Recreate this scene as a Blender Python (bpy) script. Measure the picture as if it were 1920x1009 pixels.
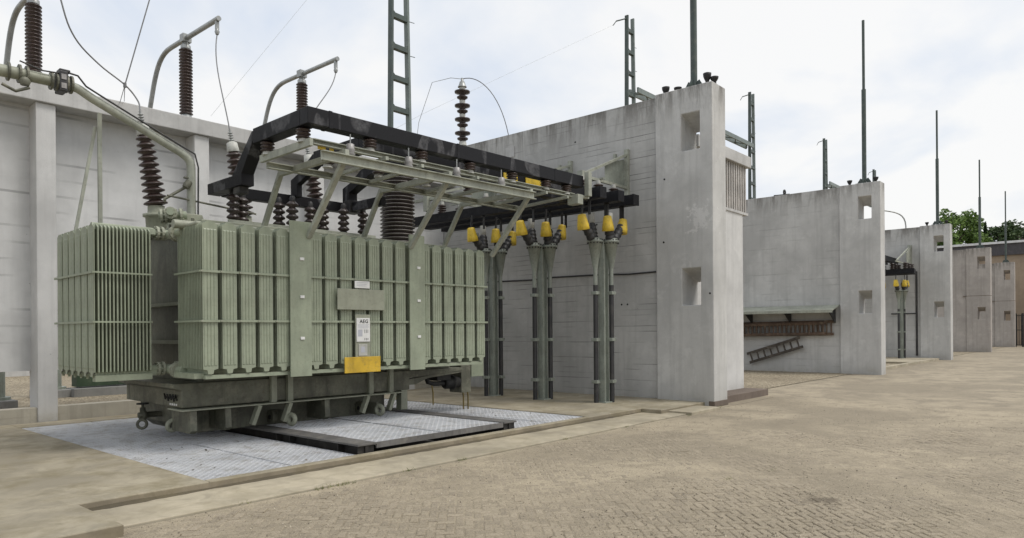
import bpy, bmesh, math, random
from math import radians, sin, cos, pi, sqrt
from mathutils import Vector, Matrix, noise
random.seed(7)
S = bpy.context.scene
COL = S.collection
for o in list(bpy.data.objects):
    bpy.data.objects.remove(o)

# ------------------------------------------------------------------ camera
YAW, ROLL, FPX, H = radians(41.014), radians(.45), 1321.5, 1.65
f_ = Vector((cos(YAW), sin(YAW), 0)); r_ = Vector((sin(YAW), -cos(YAW), 0)); d_ = f_.cross(r_)
RR = cos(ROLL)*r_ + sin(ROLL)*d_; DD = -sin(ROLL)*r_ + cos(ROLL)*d_
cam = bpy.data.cameras.new('camera'); cam_o = bpy.data.objects.new('camera', cam); COL.objects.link(cam_o)
M = Matrix.Identity(4)
for i in range(3):
    M[i][0] = RR[i]; M[i][1] = -DD[i]; M[i][2] = -f_[i]
M[2][3] = H
cam_o.matrix_world = M
cam.sensor_width = 36; cam.lens = FPX/1920*36; cam.shift_y = (620.7-504.5)/1920
cam.clip_start = .05; cam.clip_end = 2000
S.camera = cam_o

# ------------------------------------------------------------------ world, sun, exposure
SUN_EL, SUN_AZ = radians(58), math.atan2(-.85, .45)       # direction TO the sun: +x, -y
w = bpy.data.worlds.new('World'); S.world = w; w.use_nodes = True
nt = w.node_tree; nt.nodes.clear(); N = nt.nodes.new; Lk = nt.links.new
out = N('ShaderNodeOutputWorld')
sky = N('ShaderNodeTexSky'); sky.sky_type = 'NISHITA'; sky.sun_disc = False
sky.sun_elevation = SUN_EL; sky.sun_rotation = pi/2 - SUN_AZ; sky.air_density = 1.2; sky.dust_density = 3
b1 = N('ShaderNodeBackground'); b1.inputs[1].default_value = .12; Lk(sky.outputs[0], b1.inputs[0])
tc = N('ShaderNodeTexCoord'); sep = N('ShaderNodeSeparateXYZ'); Lk(tc.outputs['Generated'], sep.inputs[0])
mz = N('ShaderNodeMath'); mz.operation = 'MAXIMUM'; mz.inputs[1].default_value = 0; Lk(sep.outputs[2], mz.inputs[0])
az = N('ShaderNodeMath'); az.operation = 'ADD'; az.inputs[1].default_value = .28; Lk(mz.outputs[0], az.inputs[0])
dv = N('ShaderNodeVectorMath'); dv.operation = 'DIVIDE'; Lk(tc.outputs['Generated'], dv.inputs[0])
cb = N('ShaderNodeCombineXYZ')
for i in range(3): Lk(az.outputs[0], cb.inputs[i])
Lk(cb.outputs[0], dv.inputs[1])
mp = N('ShaderNodeMapping'); mp.inputs['Location'].default_value = (5.2, .4, 0); mp.inputs['Scale'].default_value = (1, 1, .35)
Lk(dv.outputs[0], mp.inputs[0])
n1 = N('ShaderNodeTexNoise'); n1.inputs['Scale'].default_value = 1.7; n1.inputs['Detail'].default_value = 7; n1.inputs['Roughness'].default_value = .5
n1.inputs['Distortion'].default_value = .25
Lk(mp.outputs[0], n1.inputs['Vector'])
cr = N('ShaderNodeValToRGB'); Lk(n1.outputs[0], cr.inputs[0])
e = cr.color_ramp.elements
e[0].position = .40; e[0].color = (.745, .81, .915, 1); e[1].position = .56; e[1].color = (1.0, .995, .985, 1)
m_ = cr.color_ramp.elements.new(.485); m_.color = (.88, .91, .955, 1)
b2 = N('ShaderNodeBackground'); b2.inputs[1].default_value = .74; Lk(cr.outputs[0], b2.inputs[0])
mx = N('ShaderNodeMixShader'); mx.inputs[0].default_value = .93; Lk(b1.outputs[0], mx.inputs[1]); Lk(b2.outputs[0], mx.inputs[2])
Lk(mx.outputs[0], out.inputs[0])
sun = bpy.data.lights.new('sun', 'SUN'); sun.energy = 1.5; sun.angle = radians(24); sun.color = (1, .96, .9)
so = bpy.data.objects.new('sun', sun); COL.objects.link(so)
sd = Vector((cos(SUN_EL)*cos(SUN_AZ), cos(SUN_EL)*sin(SUN_AZ), sin(SUN_EL)))
so.rotation_euler = sd.to_track_quat('Z', 'Y').to_euler(); so.location = (0, -10, 30)
S.view_settings.view_transform = 'Standard'; S.view_settings.look = 'None'; S.view_settings.gamma = 1
S.view_settings.exposure = 0.42
S.render.engine = 'CYCLES'
S.render.resolution_x, S.render.resolution_y = 1024, 538

# ------------------------------------------------------------------ materials
def sc(r, g, b):                      # sRGB 0-255 -> linear
    return tuple(((c/255)/12.92 if c/255 <= .04045 else ((c/255+.055)/1.055)**2.4) for c in (r, g, b)) + (1,)
class NT:
    def __init__(s, name):
        s.m = bpy.data.materials.new(name); s.m.use_nodes = True; s.t = s.m.node_tree; s.t.nodes.clear()
        s.o = s.n('ShaderNodeOutputMaterial'); s.p = s.n('ShaderNodeBsdfPrincipled'); s.l(s.p.outputs[0], s.o.inputs[0])
        s.tc = s.n('ShaderNodeTexCoord')
    def n(s, k, **kw):
        x = s.t.nodes.new(k)
        for a, b in kw.items(): setattr(x, a, b)
        return x
    def l(s, a, b): s.t.links.new(a, b)
    def noise(s, scale, detail=4, rough=.55, vec=None, dist=0):
        x = s.n('ShaderNodeTexNoise'); x.inputs['Scale'].default_value = scale; x.inputs['Detail'].default_value = detail
        x.inputs['Roughness'].default_value = rough; x.inputs['Distortion'].default_value = dist
        s.l(vec if vec is not None else s.tc.outputs['Object'], x.inputs['Vector']); return x.outputs[0]
    def map(s, scale, loc=(0, 0, 0), rot=(0, 0, 0), src=None):
        x = s.n('ShaderNodeMapping'); x.inputs['Scale'].default_value = scale; x.inputs['Location'].default_value = loc
        x.inputs['Rotation'].default_value = rot
        s.l(src if src is not None else s.tc.outputs['Object'], x.inputs[0]); return x.outputs[0]
    def ramp(s, v, a, b, ca=(0, 0, 0, 1), cb=(1, 1, 1, 1)):
        x = s.n('ShaderNodeValToRGB'); e = x.color_ramp.elements
        e[0].position = a; e[0].color = ca; e[1].position = b; e[1].color = cb; s.l(v, x.inputs[0]); return x.outputs[0]
    def math(s, op, a, b=None, clamp=False):
        x = s.n('ShaderNodeMath', operation=op); x.use_clamp = clamp
        for i, v in enumerate((a, b)):
            if v is None: continue
            if isinstance(v, (int, float)): x.inputs[i].default_value = v
            else: s.l(v, x.inputs[i])
        return x.outputs[0]
    def mix(s, fac, a, b, mode='MIX'):
        x = s.n('ShaderNodeMix', data_type='RGBA', blend_type=mode)
        for i, v in ((0, fac), (6, a), (7, b)):
            if isinstance(v, (int, float)): x.inputs[i].default_value = v
            elif isinstance(v, tuple): x.inputs[i].default_value = v
            else: s.l(v, x.inputs[i])
        return x.outputs[2]
    def bump(s, h, strength=.3, dist=.01):
        x = s.n('ShaderNodeBump'); x.inputs['Strength'].default_value = strength; x.inputs['Distance'].default_value = dist
        s.l(h, x.inputs['Height']); s.l(x.outputs[0], s.p.inputs['Normal'])
    def col(s, c):
        if isinstance(c, tuple): s.p.inputs['Base Color'].default_value = c
        else: s.l(c, s.p.inputs['Base Color'])
    def rough(s, r):
        if isinstance(r, (int, float)): s.p.inputs['Roughness'].default_value = r
        else: s.l(r, s.p.inputs['Roughness'])
def k(c, f): return tuple(x*f for x in c[:3]) + (1,)

def paint(name, col, rough=.5, dirt=.25, metal=0, rust=0, scale=2.5):
    t = NT(name)
    a = t.noise(scale, 6); b = t.noise(scale*9, 5, .65)
    st = t.noise(2.2, 5, .6, t.map((4, 4, .5)))
    c = t.mix(t.ramp(a, .4, .6), k(col, 1-dirt*.5), k(col, 1.08))
    c = t.mix(t.math('MULTIPLY', t.ramp(b, .52, .66), dirt*.8), c, (.09, .08, .06, 1))
    c = t.mix(t.math('MULTIPLY', t.ramp(st, .5, .64), dirt*1.1), c, k(col, .5))
    du = t.noise(5, 6, .7, t.map((1, 1, 1), (7, 3, 2)))
    c = t.mix(t.math('MULTIPLY', t.ramp(du, .52, .66), dirt*.6), c, t.mix(.5, k(col, 1.1), (.42, .38, .30, 1)))
    if rust:
        rr = t.noise(7, 8, .7, dist=.5)
        c = t.mix(t.math('MULTIPLY', t.ramp(rr, .62, .7), rust), c, (.12, .05, .025, 1))
    t.col(c); t.p.inputs['Metallic'].default_value = metal
    t.rough(t.math('ADD', t.math('MULTIPLY', b, .3), rough-.12))
    t.bump(b, .12, .004)
    return t.m

def concrete(name, col, board=.11, lines=.5, stain=.4, top=None, low=None, patch=None):
    t = NT(name)
    sp = t.n('ShaderNodeSeparateXYZ'); t.l(t.tc.outputs['Object'], sp.inputs[0]); z = sp.outputs[2]
    big = t.noise(.55, 6, .6); mid = t.noise(3.2, 7, .65); fine = t.noise(60, 4, .7)
    c = t.mix(t.ramp(big, .38, .62), k(col, .80), k(col, 1.08))
    c = t.mix(t.math('MULTIPLY', t.ramp(mid, .5, .64), .7*stain), c, k(col, .70))
    pl_ = t.noise(1.3, 7, .7, t.map((1, 1, 1), (11, 4, 6)), .5)
    c = t.mix(t.math('MULTIPLY', t.ramp(pl_, .58, .63), .5*stain), c, k(col, 1.28))
    # vertical run marks
    run = t.noise(2.4, 6, .65, t.map((2.6, 2.6, .16)))
    rf = t.ramp(run, .5, .62)
    c = t.mix(t.math('MULTIPLY', rf, stain*.55), c, k(col, .55))
    if top is not None:      # dark weathering running down from the exposed top edge
        g = t.math('SUBTRACT', z, top-1.25); g = t.math('DIVIDE', g, 1.25, True); g = t.math('POWER', g, 2.2)
        run2 = t.noise(3.0, 7, .75, t.map((1.0, 1.0, .14), (3, 1, 0)), .4)
        gf = t.math('MULTIPLY', g, t.ramp(run2, .46, .58))
        c = t.mix(t.math('MULTIPLY', gf, .85), c, (.10, .09, .075, 1))
    if low is not None:      # moss and splash soil at the foot
        g = t.math('SUBTRACT', low+.55, z); g = t.math('DIVIDE', g, .55, True); g = t.math('POWER', g, 2)
        gf = t.math('MULTIPLY', g, t.ramp(t.noise(2.2, 6, .7), .35, .65))
        c = t.mix(t.math('MULTIPLY', gf, .55), c, (.19, .165, .105, 1))
    # board marks: broken horizontal lines
    h = fine
    if lines:
        wob = t.math('MULTIPLY', t.noise(.8, 2), .03)
        zz = t.math('DIVIDE', t.math('ADD', z, wob), board)
        fr = t.math('FRACT', zz)
        ln = t.math('LESS_THAN', fr, .14)
        fl = t.n('ShaderNodeMath', operation='FLOOR'); t.l(zz, fl.inputs[0])
        cmb = t.n('ShaderNodeCombineXYZ'); t.l(t.math('ADD', t.math('MULTIPLY', sp.outputs[0], .55), t.math('MULTIPLY', fl.outputs[0], 7.3)), cmb.inputs[0])
        t.l(t.math('MULTIPLY', sp.outputs[1], .55), cmb.inputs[1]); t.l(t.math('MULTIPLY', fl.outputs[0], 3.1), cmb.inputs[2])
        br = t.noise(1.6, 3, .5, cmb.outputs[0])
        lf = t.math('MULTIPLY', ln, t.ramp(br, .49, .66))
        c = t.mix(t.math('MULTIPLY', lf, lines), c, k(col, .26))
        c = t.mix(t.math('MULTIPLY', t.ramp(br, .42, .6), .16), c, k(col, .78))
        h = t.math('SUBTRACT', t.math('ADD', t.math('MULTIPLY', fine, .25), t.math('MULTIPLY', br, .35)), t.math('MULTIPLY', lf, 1.2))
    vo = t.n('ShaderNodeTexVoronoi'); vo.inputs['Scale'].default_value = 5.5; t.l(t.tc.outputs['Object'], vo.inputs['Vector'])
    hole = t.math('MULTIPLY', t.math('LESS_THAN', vo.outputs['Distance'], .045), t.math('GREATER_THAN', t.noise(.9, 3), .5))
    c = t.mix(t.math('MULTIPLY', hole, .7), c, k(col, .3))
    c = t.mix(t.math('MULTIPLY', fine, .16), c, k(col, .6))
    if patch:       # peeled patch
        df = t.n('ShaderNodeVectorMath', operation='DISTANCE'); t.l(t.map((0, 1, .8)), df.inputs[0]); df.inputs[1].default_value = (0, patch[0], patch[1]*.8)
        pf_ = t.math('ADD', df.outputs['Value'], t.math('MULTIPLY', t.math('SUBTRACT', t.noise(5.5, 6, .7), .5), 1.6))
        c = t.mix(t.ramp(pf_, .16, .22, (.55, .55, .55, 1), (0, 0, 0, 1)), c, (.66, .65, .63, 1))
    t.col(c); t.rough(.88); t.bump(h, .45, .012)
    return t.m

WALLC = (.50, .495, .48, 1)
MT = {}
MT['wall'] = concrete('wall_concrete', (.50, .495, .475, 1), .125, .8, .42, top=6.9, low=0)
MT['wall_smooth'] = concrete('smooth_wall_concrete', (.52, .515, .495, 1), .25, .28, .42, top=6.85, low=0)
MT['annex'] = concrete('annex_concrete', (.60, .595, .58, 1), .5, 0, .3, low=.1)
MT['pillar'] = concrete('pillar_concrete', (.56, .555, .535, 1), .5, .0, .45, top=6.95, low=0)
MT['pillar_peeled'] = concrete('peeled_pillar_concrete', (.56, .555, .535, 1), .5, .0, .45, top=6.95, low=0, patch=(.32, 4.05))
MT['backwall'] = concrete('back_wall_concrete', (.63, .63, .62, 1), .3, .6, .25)
MT['coping'] = concrete('coping_concrete', (.52, .515, .50, 1), .3, 0, .5)
MT['pinkwall'] = concrete('pinkish_concrete', (.43, .395, .36, 1), .125, .1, .55, top=6.95, low=0)
MT['lowwall'] = concrete('low_wall_concrete', (.42, .39, .32, 1), .2, .3, .8)
GREEN = (.30, .312, .24, 1)
MT['green'] = paint('grey_green_paint', GREEN, .5, .2)
MT['green_rad'] = paint('radiator_paint', (.285, .318, .232, 1), .42, .2)
MT['green_frame'] = paint('pale_green_steel', (.345, .36, .30, 1), .5, .35, 0, .3)
MT['green_base'] = paint('grimy_green_paint', (.15, .152, .112, 1), .55, .7, 0, .25)
MT['green_tank_shaded'] = paint('shaded_tank_paint', (.13, .135, .10, 1), .55, .5)  # same grey-green as the transformer, darkened to stand for shade
MT['green_post'] = paint('post_green_paint', (.27, .295, .255, 1), .5, .35)
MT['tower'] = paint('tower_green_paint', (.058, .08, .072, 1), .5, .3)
MT['tower_pale_lit'] = paint('tower_pale_and_lit_green', (.17, .205, .19, 1), .45, .3)  # pale beam chords; on right legs it paints in the lighting
MT['dark_steel'] = paint('dark_steel', (.035, .035, .036, 1), .5, .3, .3)
MT['beam_steel'] = paint('weathered_beam_steel', (.15, .145, .14, 1), .55, .5, .1, .2)
MT['beam_web'] = paint('black_beam_paint', (.02, .018, .016, 1), .6, .2, 0, .3)
MT['cable'] = paint('black_cable_sheath', (.03, .03, .032, 1), .45, .2)
MT['alu'] = paint('dull_aluminium', (.36, .37, .36, 1), .42, .25, .6)
MT['wire'] = paint('wire_metal', (.16, .16, .16, 1), .45, .1, .5)
MT['capgrey'] = paint('grey_cap', (.48, .48, .44, 1), .5, .3)
MT['yellow'] = paint('yellow_plate_paint', (.60, .39, .03, 1), .45, .4, 0, .15)
MT['yellow2'] = paint('yellow_cover_plastic', (.78, .55, .05, 1), .45, .35)
MT['hose'] = paint('olive_hose', (.20, .15, .04, 1), .6, .4)
MT['white'] = paint('white_placard', (.72, .72, .70, 1), .4, .12)
MT['ink'] = paint('black_print', (.03, .03, .03, 1), .6, 0)
MT['inkgrey'] = paint('grey_print', (.42, .43, .47, 1), .6, 0)
MT['black'] = paint('black_rubber', (.012, .012, .012, 1), .6, .2)
MT['wood'] = paint('weathered_wood', (.12, .075, .05, 1), .75, .7)
MT['woodgrey'] = paint('grey_wood', (.075, .062, .05, 1), .8, .5)
MT['louvre'] = paint('rusty_brown_louvre', (.45, .425, .395, 1), .6, .4, 0, .3)
MT['plinth'] = concrete('dark_plinth_stone', (.16, .125, .10, 1), .2, 0, .5)
MT['plinthgrey'] = concrete('grey_plinth_concrete', (.26, .26, .25, 1), .3, 0, .5)
MT['bldg'] = concrete('beige_render', (.36, .28, .20, 1), .3, 0, .3)
MT['fascia'] = paint('dark_fascia', (.06, .055, .06, 1), .5, .3)
MT['roofedge'] = paint('white_roof_edge', (.7, .7, .7, 1), .5, .2)
MT['darkgreen'] = paint('dark_green_base', (.035, .065, .035, 1), .5, .3)
MT['pedestal'] = paint('pedestal_grey', (.26, .29, .25, 1), .5, .3)

def porcelain(name, col, rough=.18):
    t = NT(name); a = t.noise(6, 5, .6); b = t.noise(30, 4)
    c = t.mix(t.ramp(a, .35, .7), k(col, .7), k(col, 1.25))
    c = t.mix(t.math('MULTIPLY', t.ramp(b, .52, .75), .25), c, (.22, .19, .16, 1))
    t.col(c); t.rough(t.math('ADD', t.math('MULTIPLY', b, .3), rough)); return t.m
MT['brown'] = porcelain('brown_porcelain', (.043, .026, .022, 1))
MT['darkbrown'] = porcelain('dark_brown_porcelain', (.035, .023, .02, 1))
MT['greyporc'] = porcelain('grey_glazed_sheds', (.30, .29, .28, 1), .22)

def duct_mat():        # black enclosure with pale scuffed bands
    t = NT('black_duct_paint')
    a = t.noise(2.6, 2, .45, t.map((1.0, 1.0, .45), rot=(.3, .7, .3)), .5); b = t.noise(14, 6, .7)
    f = t.math('MULTIPLY', t.ramp(a, .57, .60), t.ramp(b, .3, .6))
    c = t.mix(t.math('MULTIPLY', f, .7), (.010, .010, .012, 1), (.11, .11, .115, 1))
    t.p.inputs['Specular IOR Level'].default_value = .22
    t.col(c); t.rough(t.math('ADD', t.math('MULTIPLY', b, .35), .35)); t.bump(b, .1, .004); return t.m
MT['duct'] = duct_mat()
def duct_plain():
    t = NT('plain_black_duct'); b = t.noise(9, 6, .7)
    t.col(t.mix(t.ramp(b, .5, .8), (.009, .009, .011, 1), (.03, .03, .033, 1))); t.p.inputs['Specular IOR Level'].default_value = .22; t.rough(.5); return t.m
MT['duct2'] = duct_plain()

def slab_mat(name, col, moss=.5):
    t = NT(name)
    a = t.noise(.7, 7, .62); b = t.noise(3.5, 8, .68, dist=.6); f = t.noise(90, 3, .7); m = t.noise(1.8, 8, .72, t.map((1, 1, 1), (5, 2, 1)), .3)
    c = t.mix(t.ramp(a, .4, .6), k(col, .74), k(col, 1.14))
    c = t.mix(t.math('MULTIPLY', t.ramp(b, .48, .62), .5), c, k(col, .58))
    c = t.mix(t.math('MULTIPLY', t.ramp(m, .46, .64), moss), c, (.17, .14, .07, 1))
    c = t.mix(t.math('MULTIPLY', f, .25), c, k(col, .55))
    t.col(c); t.rough(.85); t.bump(t.math('ADD', t.math('MULTIPLY', f, .4), b), .25, .006); return t.m
MT['slab'] = slab_mat('mossy_slab_concrete', (.345, .305, .225, 1), .6)
MT['ledge'] = slab_mat('ledge_concrete', (.42, .37, .275, 1), .3)
MT['kerbface'] = slab_mat('kerb_face', (.27, .23, .165, 1), .5)

SAND, PAVE = (.32, .272, .195, 1), (.235, .20, .15, 1)
def road_mat(name, base, pav, islands=False):
    t = NT(name); vec = t.n('ShaderNodeNewGeometry').outputs['Position']
    a = t.noise(.33, 7, .6, vec, .5); b = t.noise(1.4, 7, .65, vec, .3); f = t.noise(45, 4, .75, vec); g = t.noise(9, 6, .7, vec)
    c = t.mix(t.ramp(a, .44, .57), k(base, .74), k(base, 1.14))
    if islands:
        gi = t.n('ShaderNodeNewGeometry'); oi = t.n('ShaderNodeObjectInfo')
        rnd = t.math('FRACT', t.math('ADD', gi.outputs['Random Per Island'], t.math('MULTIPLY', oi.outputs['Random'], 3.7)))
        pc = t.mix(t.ramp(rnd, .0, 1), k(pav, .80), k(pav, 1.34))
        pc = t.mix(t.math('MULTIPLY', t.ramp(g, .46, .6), .55), pc, k(base, 1.0))
        c = t.mix(t.ramp(b, .42, .58), pc, t.mix(.45, pc, c))
    else:
        if pav is not None:      # far paving, too small to pick apart
            mp = t.map((4.7, 4.7, 4.7), rot=(0, 0, radians(45)), src=vec)
            bt = t.n('ShaderNodeTexBrick'); t.l(mp, bt.inputs['Vector']); bt.inputs['Scale'].default_value = 1
            bt.inputs['Color1'].default_value = k(pav, .75); bt.inputs['Color2'].default_value = k(pav, 1.3); bt.inputs['Mortar'].default_value = k(base, .8)
            bt.inputs['Mortar Size'].default_value = .05; bt.inputs['Brick Width'].default_value = 1; bt.inputs['Row Height'].default_value = .5
            c = t.mix(t.math('MULTIPLY', t.ramp(b, .40, .62), .8), c, bt.outputs[0])
        c = t.mix(t.math('MULTIPLY', t.ramp(b, .51, .60), .6), c, k(base, .60))
        h2 = t.noise(3.4, 8, .75, t.map((1, 1, 1), (4, 9, 0), src=vec), .6)
        c = t.mix(t.math('MULTIPLY', t.ramp(h2, .56, .62), .55), c, k(base, .5))
    f2 = t.noise(140, 3, .8, vec)
    c = t.mix(t.math('MULTIPLY', t.ramp(f, .5, .62), .62), c, (.11, .088, .062, 1))
    c = t.mix(t.math('MULTIPLY', t.ramp(f2, .52, .6), .5), c, k(base, 1.6))
    c = t.mix(t.math('MULTIPLY', t.ramp(g, .54, .66), .5), c, k(base, .58))
    # the dark oily stain by the road centre
    df = t.n('ShaderNodeVectorMath', operation='DISTANCE'); t.l(t.map((1, 1, 0), src=vec), df.inputs[0]); df.inputs[1].default_value = (7.08, 2.2, 0)
    sf = t.math('ADD', df.outputs['Value'], t.math('MULTIPLY', t.noise(5, 6, .7, vec), .8))
    c = t.mix(t.math('MULTIPLY', t.ramp(sf, .48, .62, (1, 1, 1, 1), (0, 0, 0, 1)), .75), c, (.10, .08, .055, 1))
    t.col(c); t.rough(.93); t.bump(t.math('ADD', f, g), .35, .008); return t.m
MT['sand'] = road_mat('sandy_dirt', SAND, None)
MT['road'] = road_mat('sandy_paving', SAND, PAVE)
MT['brick'] = road_mat('paving_brick', SAND, PAVE, True)

def gravel_mat(name, c1, c2, scale=28):
    t = NT(name); vec = t.n('ShaderNodeNewGeometry').outputs['Position']
    vo = t.n('ShaderNodeTexVoronoi'); vo.inputs['Scale'].default_value = scale; t.l(vec, vo.inputs['Vector'])
    s = t.n('ShaderNodeSeparateColor'); t.l(vo.outputs['Color'], s.inputs[0])
    c = t.mix(s.outputs[0], c1, c2)
    c = t.mix(t.math('MULTIPLY', t.ramp(vo.outputs['Distance'], .35, .75), .7), c, k(c1, .35))
    c = t.mix(t.math('MULTIPLY', t.ramp(t.noise(.5, 5, .6, vec), .4, .65), .4), c, k(c1, .6))
    t.col(c); t.rough(.9); t.bump(t.math('SUBTRACT', 1, vo.outputs['Distance']), .8, .03); return t.m
MT['gravel'] = gravel_mat('pale_gravel', (.21, .165, .105, 1), (.55, .48, .35, 1), 22)
MT['earth'] = gravel_mat('dry_ground', (.30, .25, .17, 1), (.44, .38, .27, 1), 9)

def grating_mat():
    t = NT('galvanised_grating'); b = t.noise(1.3, 5, .6); f = t.noise(40, 3)
    c = t.mix(t.ramp(b, .35, .7), (.58, .59, .61, 1), (.74, .745, .755, 1)); c = t.mix(t.math('MULTIPLY', t.ramp(t.noise(4, 6, .7), .5, .62), .45), c, (.30, .27, .22, 1)); t.col(c); t.rough(.55); t.p.inputs['Metallic'].default_value = .15; return t.m
MT['grating'] = grating_mat()
def leaf_mat(name, c1, c2):
    t = NT(name); gi = t.n('ShaderNodeNewGeometry')
    t.col(t.mix(gi.outputs['Random Per Island'], c1, c2)); t.rough(.6)
    t.p.inputs['Subsurface Weight'].default_value = 0
    return t.m
MT['leaf_bright'] = leaf_mat('bright_leaf', (.06, .11, .02, 1), (.16, .25, .05, 1))
MT['leaf_dark'] = leaf_mat('dark_leaf', (.018, .035, .016, 1), (.05, .085, .03, 1))
MT['leaf_mid'] = leaf_mat('mid_leaf', (.035, .065, .02, 1), (.085, .13, .04, 1))
MT['bark'] = paint('bark', (.08, .06, .045, 1), .9, .5)
MT['weed'] = leaf_mat('weed_leaf', (.08, .10, .03, 1), (.22, .21, .08, 1))
MT['dirt'] = slab_mat('dark_dirt', (.10, .082, .052, 1), .3)
MT['grit'] = leaf_mat('grit_stone', (.10, .08, .055, 1), (.52, .46, .35, 1))
MT['deadleaf'] = leaf_mat('dead_leaf', (.03, .025, .015, 1), (.12, .08, .04, 1))

# ------------------------------------------------------------------ mesh helpers
class MB:
    def __init__(s): s.v = []; s.f = []; s.sm = []
    def add(s, vs, fs, smooth=False):
        b = len(s.v); s.v += [tuple(x) for x in vs]
        for f in fs: s.f.append(tuple(b+i for i in f)); s.sm.append(smooth)
        return s
    def box(s, x0, x1, y0, y1, z0, z1):
        return s.add([(x0, y0, z0), (x1, y0, z0), (x1, y1, z0), (x0, y1, z0), (x0, y0, z1), (x1, y0, z1), (x1, y1, z1), (x0, y1, z1)],
                     [(3, 2, 1, 0), (4, 5, 6, 7), (0, 1, 5, 4), (1, 2, 6, 5), (2, 3, 7, 6), (3, 0, 4, 7)])
    def bar(s, p, q, w, h, up=(0, 0, 1), w2=None, h2=None):   # rectangular bar from p to q, w across, h along up
        p, q = Vector(p), Vector(q); d = (q-p).normalized(); u = Vector(up); sd = d.cross(u)
        if sd.length < 1e-4: sd = d.cross(Vector((1, 0, 0)))
        sd.normalize(); u = sd.cross(d).normalized(); vs = []
        for c, a, b in ((p, w, h), (q, w2 or w, h2 or h)):
            for i, j in ((-1, -1), (1, -1), (1, 1), (-1, 1)): vs.append(c + sd*(i*a/2) + u*(j*b/2))
        return s.add(vs, [(0, 1, 2, 3), (7, 6, 5, 4), (0, 4, 5, 1), (1, 5, 6, 2), (2, 6, 7, 3), (3, 7, 4, 0)])
    def tube(s, pts, r, n=10, cap=True):
        P = [Vector(p) for p in pts]; rs = r if isinstance(r, (list, tuple)) else [r]*len(P); rings = []
        t0 = (P[1]-P[0]).normalized(); a = t0.orthogonal().normalized()
        for i, p in enumerate(P):
            t = (P[min(i+1, len(P)-1)]-P[max(i-1, 0)]).normalized()
            a = (a - t*a.dot(t)).normalized(); b = t.cross(a)
            rings.append([p + (a*cos(2*pi*j/n) + b*sin(2*pi*j/n))*rs[i] for j in range(n)])
        vs = [v for rg in rings for v in rg]; fs = []
        for i in range(len(P)-1):
            for j in range(n):
                k_ = (j+1) % n; fs.append((i*n+j, i*n+k_, (i+1)*n+k_, (i+1)*n+j))
        s.add(vs, fs, True)
        if cap: s.add(rings[0], [tuple(range(n-1, -1, -1))]); s.add(rings[-1], [tuple(range(n))])
        return s
    def lathe(s, p, q, prof, n=18, smooth=True):      # prof: (t 0..1 along p->q, radius)
        p, q = Vector(p), Vector(q); d = q-p; t = d.normalized(); a = t.orthogonal().normalized(); b = t.cross(a)
        vs = []; fs = []
        for tt, r in prof:
            for j in range(n): vs.append(p + d*tt + (a*cos(2*pi*j/n) + b*sin(2*pi*j/n))*r)
        for i in range(len(prof)-1):
            for j in range(n):
                k_ = (j+1) % n; fs.append((i*n+j, i*n+k_, (i+1)*n+k_, (i+1)*n+j))
        s.add(vs, fs, smooth)
        s.add(vs[:n], [tuple(range(n-1, -1, -1))]); s.add(vs[-n:], [tuple(range(n))]); return s
    def prism(s, poly, axis, a, b):     # poly in the plane normal to axis
        def P(u, v, c): return {'x': (c, u, v), 'y': (u, c, v), 'z': (u, v, c)}[axis]
        n = len(poly); vs = [P(u, v, a) for u, v in poly] + [P(u, v, b) for u, v in poly]
        return s.add(vs, [tuple(range(n-1, -1, -1)), tuple(range(n, 2*n))] + [(i, (i+1) % n, n+(i+1) % n, n+i) for i in range(n)])
    def mesh(s, name, off=(0, 0, 0)):
        me = bpy.data.meshes.new(name); o = Vector(off)
        me.from_pydata([tuple(Vector(v)-o) for v in s.v], [], s.f)
        me.polygons.foreach_set('use_smooth', s.sm)
        bm = bmesh.new(); bm.from_mesh(me); bmesh.ops.recalc_face_normals(bm, faces=bm.faces[:]); bm.to_mesh(me); bm.free()
        return me
TROT = radians(-2)
RT = Matrix.Rotation(TROT, 4, 'Z')
def tag(o, label=None, cat=None, group=None, kind=None):
    if label: o['label'] = label
    if cat: o['category'] = cat
    if group: o['group'] = group
    if kind: o['kind'] = kind
    return o
def thing(name, label, cat, base, group=None, T=False, rz=0):
    o = bpy.data.objects.new(name, None); o.empty_display_size = .2; COL.objects.link(o)
    o.location = RT @ Vector(base) if T else Vector(base); o.rotation_euler = (0, 0, (TROT if T else 0)+rz)
    o['_b'] = tuple(base); return tag(o, label, cat, group)
def base_of(p):
    while p is not None:
        if '_b' in p: return Vector(p['_b'])
        p = p.parent
    return Vector((0, 0, 0))
def put(name, mb, m, parent=None, bevel=0, off=None):
    o = bpy.data.objects.new(name, mb.mesh(name, base_of(parent) if off is None else off)); COL.objects.link(o)
    o.data.materials.append(MT[m]); o.parent = parent
    if bevel:
        b = o.modifiers.new('bevel', 'BEVEL'); b.width = bevel; b.segments = 2; b.limit_method = 'ANGLE'; b.angle_limit = radians(40)
    return o
def solo(name, mb, m, base, label, cat, group=None, T=False, bevel=0):     # a thing that is one mesh
    o = put(name, mb, m, None, bevel, off=base)
    o.location = RT @ Vector(base) if T else Vector(base)
    if T: o.rotation_euler.z = TROT
    return tag(o, label, cat, group)
def struct(name, mb, m, parent=None, bevel=0):
    o = put(name, mb, m, parent, bevel)
    if parent is None: o['kind'] = 'structure'
    return o
def dup(o, loc, parent=None, rz=None):
    c = o.copy(); COL.objects.link(c); c.location = loc; c.parent = parent
    if rz is not None: c.rotation_euler = (0, 0, rz)
    for ch in o.children: dup(ch, ch.location, c)
    return c
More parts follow.
